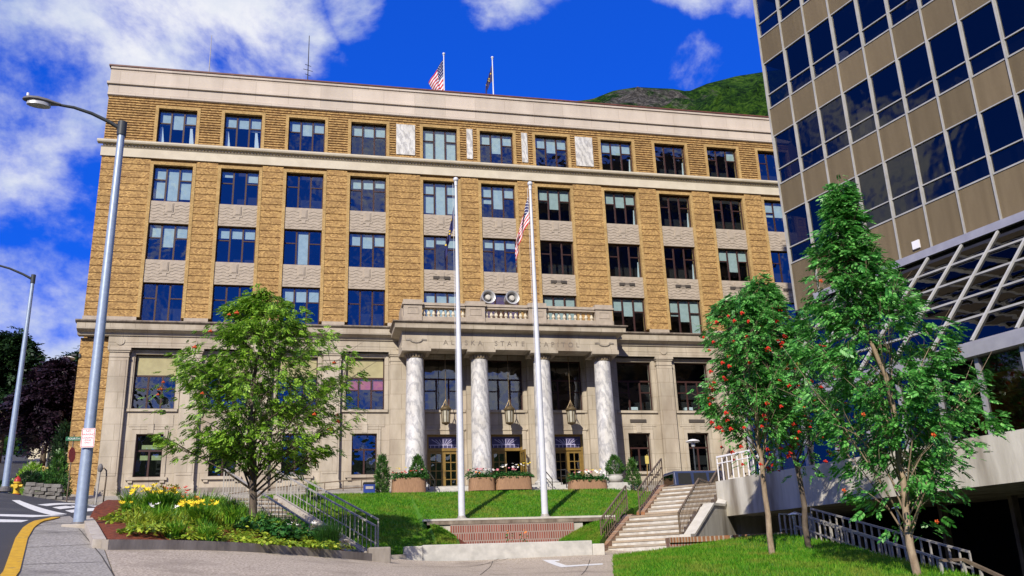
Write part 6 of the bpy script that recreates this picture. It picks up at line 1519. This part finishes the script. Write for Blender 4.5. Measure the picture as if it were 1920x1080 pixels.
for x in (jx+.85, jx+Lc-.85):
    for y, sg in ((jy+.02, -1), (jy+Wc-.02, 1)):
        mb = MB(); n = 20; vs = []
        for yy, r in ((-.02, .30), (-.02, .36), (.20, .36), (.20, .30)): vs += [(x+r*math.cos(2*math.pi*k/n), y-sg*yy, jz+.37+r*math.sin(2*math.pi*k/n)) for k in range(n)]
        mb.add(vs, [(i*n+k, i*n+(k+1) % n, (i+1)*n+(k+1) % n, (i+1)*n+k) for i in range(3) for k in range(n)]+[tuple(range(n)), tuple(range(3*n, 4*n))]); w = mb.build('wheel', 'rubber', t, smooth=True)
        mb = MB(); vs = [(x+r*math.cos(2*math.pi*k/n), y+sg*d, jz+.37+r*math.sin(2*math.pi*k/n)) for r, d in ((.21, .021), (.19, .045), (.06, .05)) for k in range(n)]
        mb.add(vs, [(i*n+k, i*n+(k+1) % n, (i+1)*n+(k+1) % n, (i+1)*n+k) for i in range(2) for k in range(n)]+[tuple(range(2*n, 3*n))]); mb.build('rim', 'chrome', w, smooth=True)
# ------------------------------------------------------------------ mountain
ridge = [(-.9, .05), (-.4, .10), (-.1, .28), (.12, .50), (.2, .56)]+[(ray(x, y)[0], ray(x, y)[2]) for x, y in ((1000, 197), (1040, 189), (1075, 186), (1110, 182), (1135, 172), (1150, 166), (1195, 159), (1235, 162), (1262, 163), (1290, 168), (1325, 153), (1380, 139), (1440, 129), (1500, 124))]+[(.75, .70), (.95, .66), (1.3, .5), (1.9, .3)]
ra = np.linspace(-.9, 1.9, 330); nv = 90; vs = []
for a in ra:
    e = float(np.interp(a, [r[0] for r in ridge], [r[1] for r in ridge]))
    for j in range(nv+1):
        v = j/nv; Y = 430+ (1150-430)*min(v/.86, 1)+(v-.86)*2600*(v > .86); zr = e*1150; t_ = min(v/.86, 1)
        if v <= .86:
            z = 40+(zr-40)*(t_**.85); nz = mnoise.fractal(Vector((a*9, v*5.5, 1.7)), 1.0, 2.1, 6); z += nz*70*t_*(1-t_)*2.2; z += mnoise.fractal(Vector((a*55, v*30, 4)), 1, 2, 4)*7*min(1, (1-t_)*6+.35)
            z = min(z, e*Y*(.995 if t_ > .9 else .97)) if e > .2 else z
        else: z = zr-(v-.86)*1600*1.0
        x = a*Y
        vs.append((x, Y+mnoise.fractal(Vector((a*14, v*7, 9)), 1, 2, 5)*34*(t_*(1-t_)*4), z))
mb = MB(); k = nv+1; mb.add(vs, [(i*k+j, (i+1)*k+j, (i+1)*k+j+1, i*k+j+1) for i in range(len(ra)-1) for j in range(nv)])
m, nt, out = new_mat('mountain'); p = N(nt, 'ShaderNodeBsdfPrincipled', i_Roughness=.95); p.inputs['Specular IOR Level'].default_value = .05
tc = N(nt, 'ShaderNodeTexCoord'); ge = N(nt, 'ShaderNodeNewGeometry')
n1 = N(nt, 'ShaderNodeTexNoise', i_Scale=.030, i_Detail=12, i_Roughness=.72); L(nt, tc, 'Object', n1, 'Vector')
n2 = N(nt, 'ShaderNodeTexNoise', i_Scale=.006, i_Detail=7, i_Roughness=.6); L(nt, tc, 'Object', n2, 'Vector')
n3 = N(nt, 'ShaderNodeTexNoise', i_Scale=.16, i_Detail=9, i_Roughness=.75); L(nt, tc, 'Object', n3, 'Vector')
veg = ramp(nt, [(.42, (.006, .020, .008)), (.49, (.020, .060, .010)), (.54, (.055, .135, .014)), (.62, (.11, .20, .026))]); cm = N(nt, 'ShaderNodeMath', operation='MULTIPLY_ADD'); L(nt, n3, 'Fac', cm, 0); cm.inputs[1].default_value = .62; h1 = N(nt, 'ShaderNodeMath', operation='MULTIPLY'); L(nt, n1, 'Fac', h1, 0); h1.inputs[1].default_value = .40; L(nt, h1, 0, cm, 2); L(nt, cm, 0, veg, 'Fac')
rock = ramp(nt, [(.3, (.03, .028, .024)), (.48, (.085, .078, .066)), (.62, (.26, .235, .20))]); L(nt, n3, 'Fac', rock, 'Fac')
vd = N(nt, 'ShaderNodeVectorMath', operation='DISTANCE'); L(nt, tc, 'Object', vd, 0); vd.inputs[1].default_value = (455, 1080, 600)
md = N(nt, 'ShaderNodeMapRange'); md.inputs['From Min'].default_value = 40; md.inputs['From Max'].default_value = 150; md.inputs['To Min'].default_value = .22; md.inputs['To Max'].default_value = -.10; nt.links.new(vd.outputs['Value'], md.inputs['Value'])
na = N(nt, 'ShaderNodeMath', operation='ADD'); L(nt, n1, 'Fac', na, 0); L(nt, md, 0, na, 1)
msk = ramp(nt, [(.54, 0.0), (.64, 1.0)]); L(nt, na, 0, msk, 'Fac')
mx = N(nt, 'ShaderNodeMixRGB'); L(nt, msk, 'Color', mx, 0); L(nt, veg, 'Color', mx, 1); L(nt, rock, 'Color', mx, 2); L(nt, mx, 0, p, 'Base Color')
b_ = N(nt, 'ShaderNodeBump', i_Strength=1.0, i_Distance=16.0); L(nt, n3, 'Fac', b_, 'Height'); L(nt, b_, 'Normal', p, 'Normal'); L(nt, p, 0, out, 0)
struct(mb.build('mountain', 'mountain', smooth='all'))

# ------------------------------------------------------------------ wooded hills across the water, behind the camera: the windows mirror them
vs = []; nx_ = 120; ny_ = 24
for i in range(nx_+1):
    X = -1500+3000*i/nx_
    hh = 165+45*mnoise.fractal(Vector((X*.0026, 3.3, 0)), 1, 2, 5)+95*math.exp(-((X+330)/150)**2)
    for j in range(ny_+1):
        v = j/ny_; vs.append((X, -560-460*v, -6+(hh+6)*v**.8+10*mnoise.fractal(Vector((X*.02, v*6, 5)), 1, 2, 4)*v*(1.2-v)))
mb = MB(); k = ny_+1; mb.add(vs, [(i*k+j, (i+1)*k+j, (i+1)*k+j+1, i*k+j+1) for i in range(nx_) for j in range(ny_)])
struct(mb.build('hills', 'mountain', smooth='all'))
# ================================================================== light, sky, output
SUN = Vector((-.58, -1, .75)).normalized()
sl = bpy.data.lights.new('sun', 'SUN'); sl.energy = 4.9; sl.angle = R(.5); sl.color = (1.0, .93, .80)
so = bpy.data.objects.new('sun', sl); COL.objects.link(so); so.location = (-30, -40, 60); so.rotation_euler = (-SUN).to_track_quat('-Z', 'Y').to_euler()
W = bpy.data.worlds.new('World'); S.world = W; W.use_nodes = True; nt = W.node_tree; nt.nodes.clear()
out = nt.nodes.new('ShaderNodeOutputWorld'); bg = nt.nodes.new('ShaderNodeBackground')
sky = nt.nodes.new('ShaderNodeTexSky'); sky.sky_type = 'NISHITA'; sky.sun_disc = False
sky.sun_elevation = math.asin(SUN.z); sky.sun_rotation = math.atan2(SUN.x, SUN.y); sky.altitude = 0; sky.air_density = 1.0; sky.dust_density = .2; sky.ozone_density = 4
tc = N(nt, 'ShaderNodeTexCoord')
# clear polarised blue: the physical sky flattened and made deeper
k1 = sky
gm = N(nt, 'ShaderNodeGamma'); gm.inputs[1].default_value = .5; L(nt, k1, 0, gm, 0)
k2 = N(nt, 'ShaderNodeMixRGB', blend_type='MULTIPLY'); k2.inputs[0].default_value = 1; k2.inputs[2].default_value = (.06, .66, 3.5, 1); L(nt, gm, 0, k2, 1)
# clouds placed by direction
blobs = [((40, 60), 13, .80), ((190, 110), 10, .80), ((330, 90), 7, .64), ((420, 70), 4, .50), ((60, 250), 9, .62), ((110, 420), 7, .63), ((60, 520), 7, .80), ((150, 560), 6, .66), ((40, 640), 6, .82), ((150, 700), 7, .78),
         ((950, -42), 3.4, .85), ((905, -30), 1.9, .6), ((1020, -45), 2.2, .8), ((1300, -42), 2.7, .85), ((1250, -8), 1.1, .6), ((1380, -15), 1.5, .6), ((1296, 120), 2.0, .92), ((1300, 85), 1.2, .80), ((1152, 78), 1.2, .40), ((672, 18), 1.8, .58), ((555, 60), 2.2, .46), ((0, -200), 14, .8)]
extra = [((-.9, -.45, .30), 14, .85), ((-.75, -.8, .22), 11, .8), ((-.3, -1, .25), 12, .75), ((.2, -1, .45), 13, .7), ((.75, -.7, .35), 14, .8), ((1, .1, .3), 14, .8), ((-1, .35, .25), 11, .7), ((.1, -1, .08), 14, .9), ((-.1, -.1, 1), 30, 1.1), ((.7, -.3, 1), 18, .9), ((-.4, -1, 1.1), 16, .9), ((.5, -1, 1.2), 16, .85)]  # unseen clouds added; the overhead ones act as neutral white fill
def mirror(px, py):
    d = Vector(ray(px, py)).normalized(); return d-2*d.dot(tn)*tn
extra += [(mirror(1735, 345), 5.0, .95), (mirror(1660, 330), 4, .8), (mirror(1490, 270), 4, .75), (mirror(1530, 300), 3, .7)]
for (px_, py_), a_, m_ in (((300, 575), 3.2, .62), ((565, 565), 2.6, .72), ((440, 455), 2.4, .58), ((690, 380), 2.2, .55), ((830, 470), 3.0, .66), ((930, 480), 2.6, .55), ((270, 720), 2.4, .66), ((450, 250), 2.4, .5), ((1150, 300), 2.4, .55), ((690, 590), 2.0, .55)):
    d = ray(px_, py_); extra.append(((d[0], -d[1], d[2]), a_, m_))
acc = None
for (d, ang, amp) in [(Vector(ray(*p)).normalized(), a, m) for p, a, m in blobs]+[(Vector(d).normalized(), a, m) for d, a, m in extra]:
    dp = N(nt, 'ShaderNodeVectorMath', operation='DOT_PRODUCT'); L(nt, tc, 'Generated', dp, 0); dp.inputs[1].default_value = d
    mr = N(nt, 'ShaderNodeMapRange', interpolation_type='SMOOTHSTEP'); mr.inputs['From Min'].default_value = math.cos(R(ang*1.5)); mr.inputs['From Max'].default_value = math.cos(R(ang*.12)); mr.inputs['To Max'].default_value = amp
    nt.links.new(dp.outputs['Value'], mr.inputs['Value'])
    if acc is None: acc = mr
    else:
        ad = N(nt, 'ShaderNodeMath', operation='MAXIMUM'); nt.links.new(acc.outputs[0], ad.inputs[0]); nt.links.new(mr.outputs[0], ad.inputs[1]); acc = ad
mp = N(nt, 'ShaderNodeMapping'); mp.inputs['Scale'].default_value = (1, 1, 1.35); L(nt, tc, 'Generated', mp, 0)
nz = N(nt, 'ShaderNodeTexNoise', i_Scale=5.5, i_Detail=12, i_Roughness=.60, i_Distortion=.15); L(nt, mp, 0, nz, 'Vector')
ns = N(nt, 'ShaderNodeMath', operation='MULTIPLY_ADD'); L(nt, nz, 'Fac', ns, 0); ns.inputs[1].default_value = 3.5; ns.inputs[2].default_value = -1.84
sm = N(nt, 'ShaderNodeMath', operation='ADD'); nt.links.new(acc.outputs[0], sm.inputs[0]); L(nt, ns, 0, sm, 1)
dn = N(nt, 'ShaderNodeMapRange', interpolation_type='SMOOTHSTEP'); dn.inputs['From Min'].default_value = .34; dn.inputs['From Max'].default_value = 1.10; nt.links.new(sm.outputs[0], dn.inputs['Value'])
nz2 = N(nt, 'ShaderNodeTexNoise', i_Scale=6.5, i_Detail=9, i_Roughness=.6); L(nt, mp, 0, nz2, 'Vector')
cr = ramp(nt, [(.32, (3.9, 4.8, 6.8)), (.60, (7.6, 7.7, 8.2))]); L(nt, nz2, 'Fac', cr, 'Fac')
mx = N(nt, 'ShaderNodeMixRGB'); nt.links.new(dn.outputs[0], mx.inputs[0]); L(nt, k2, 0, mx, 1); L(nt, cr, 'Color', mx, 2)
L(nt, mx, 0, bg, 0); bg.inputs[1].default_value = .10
L(nt, bg, 0, out, 0)
S.view_settings.view_transform = 'Standard'; S.view_settings.look = 'None'; S.view_settings.exposure = 0.22; S.view_settings.gamma = 1
S.render.resolution_x = 1024; S.render.resolution_y = 576
S.cycles.max_bounces = 7; S.cycles.transparent_max_bounces = 10; S.cycles.caustics_reflective = False; S.cycles.caustics_refractive = False
S.cycles.use_denoising = True
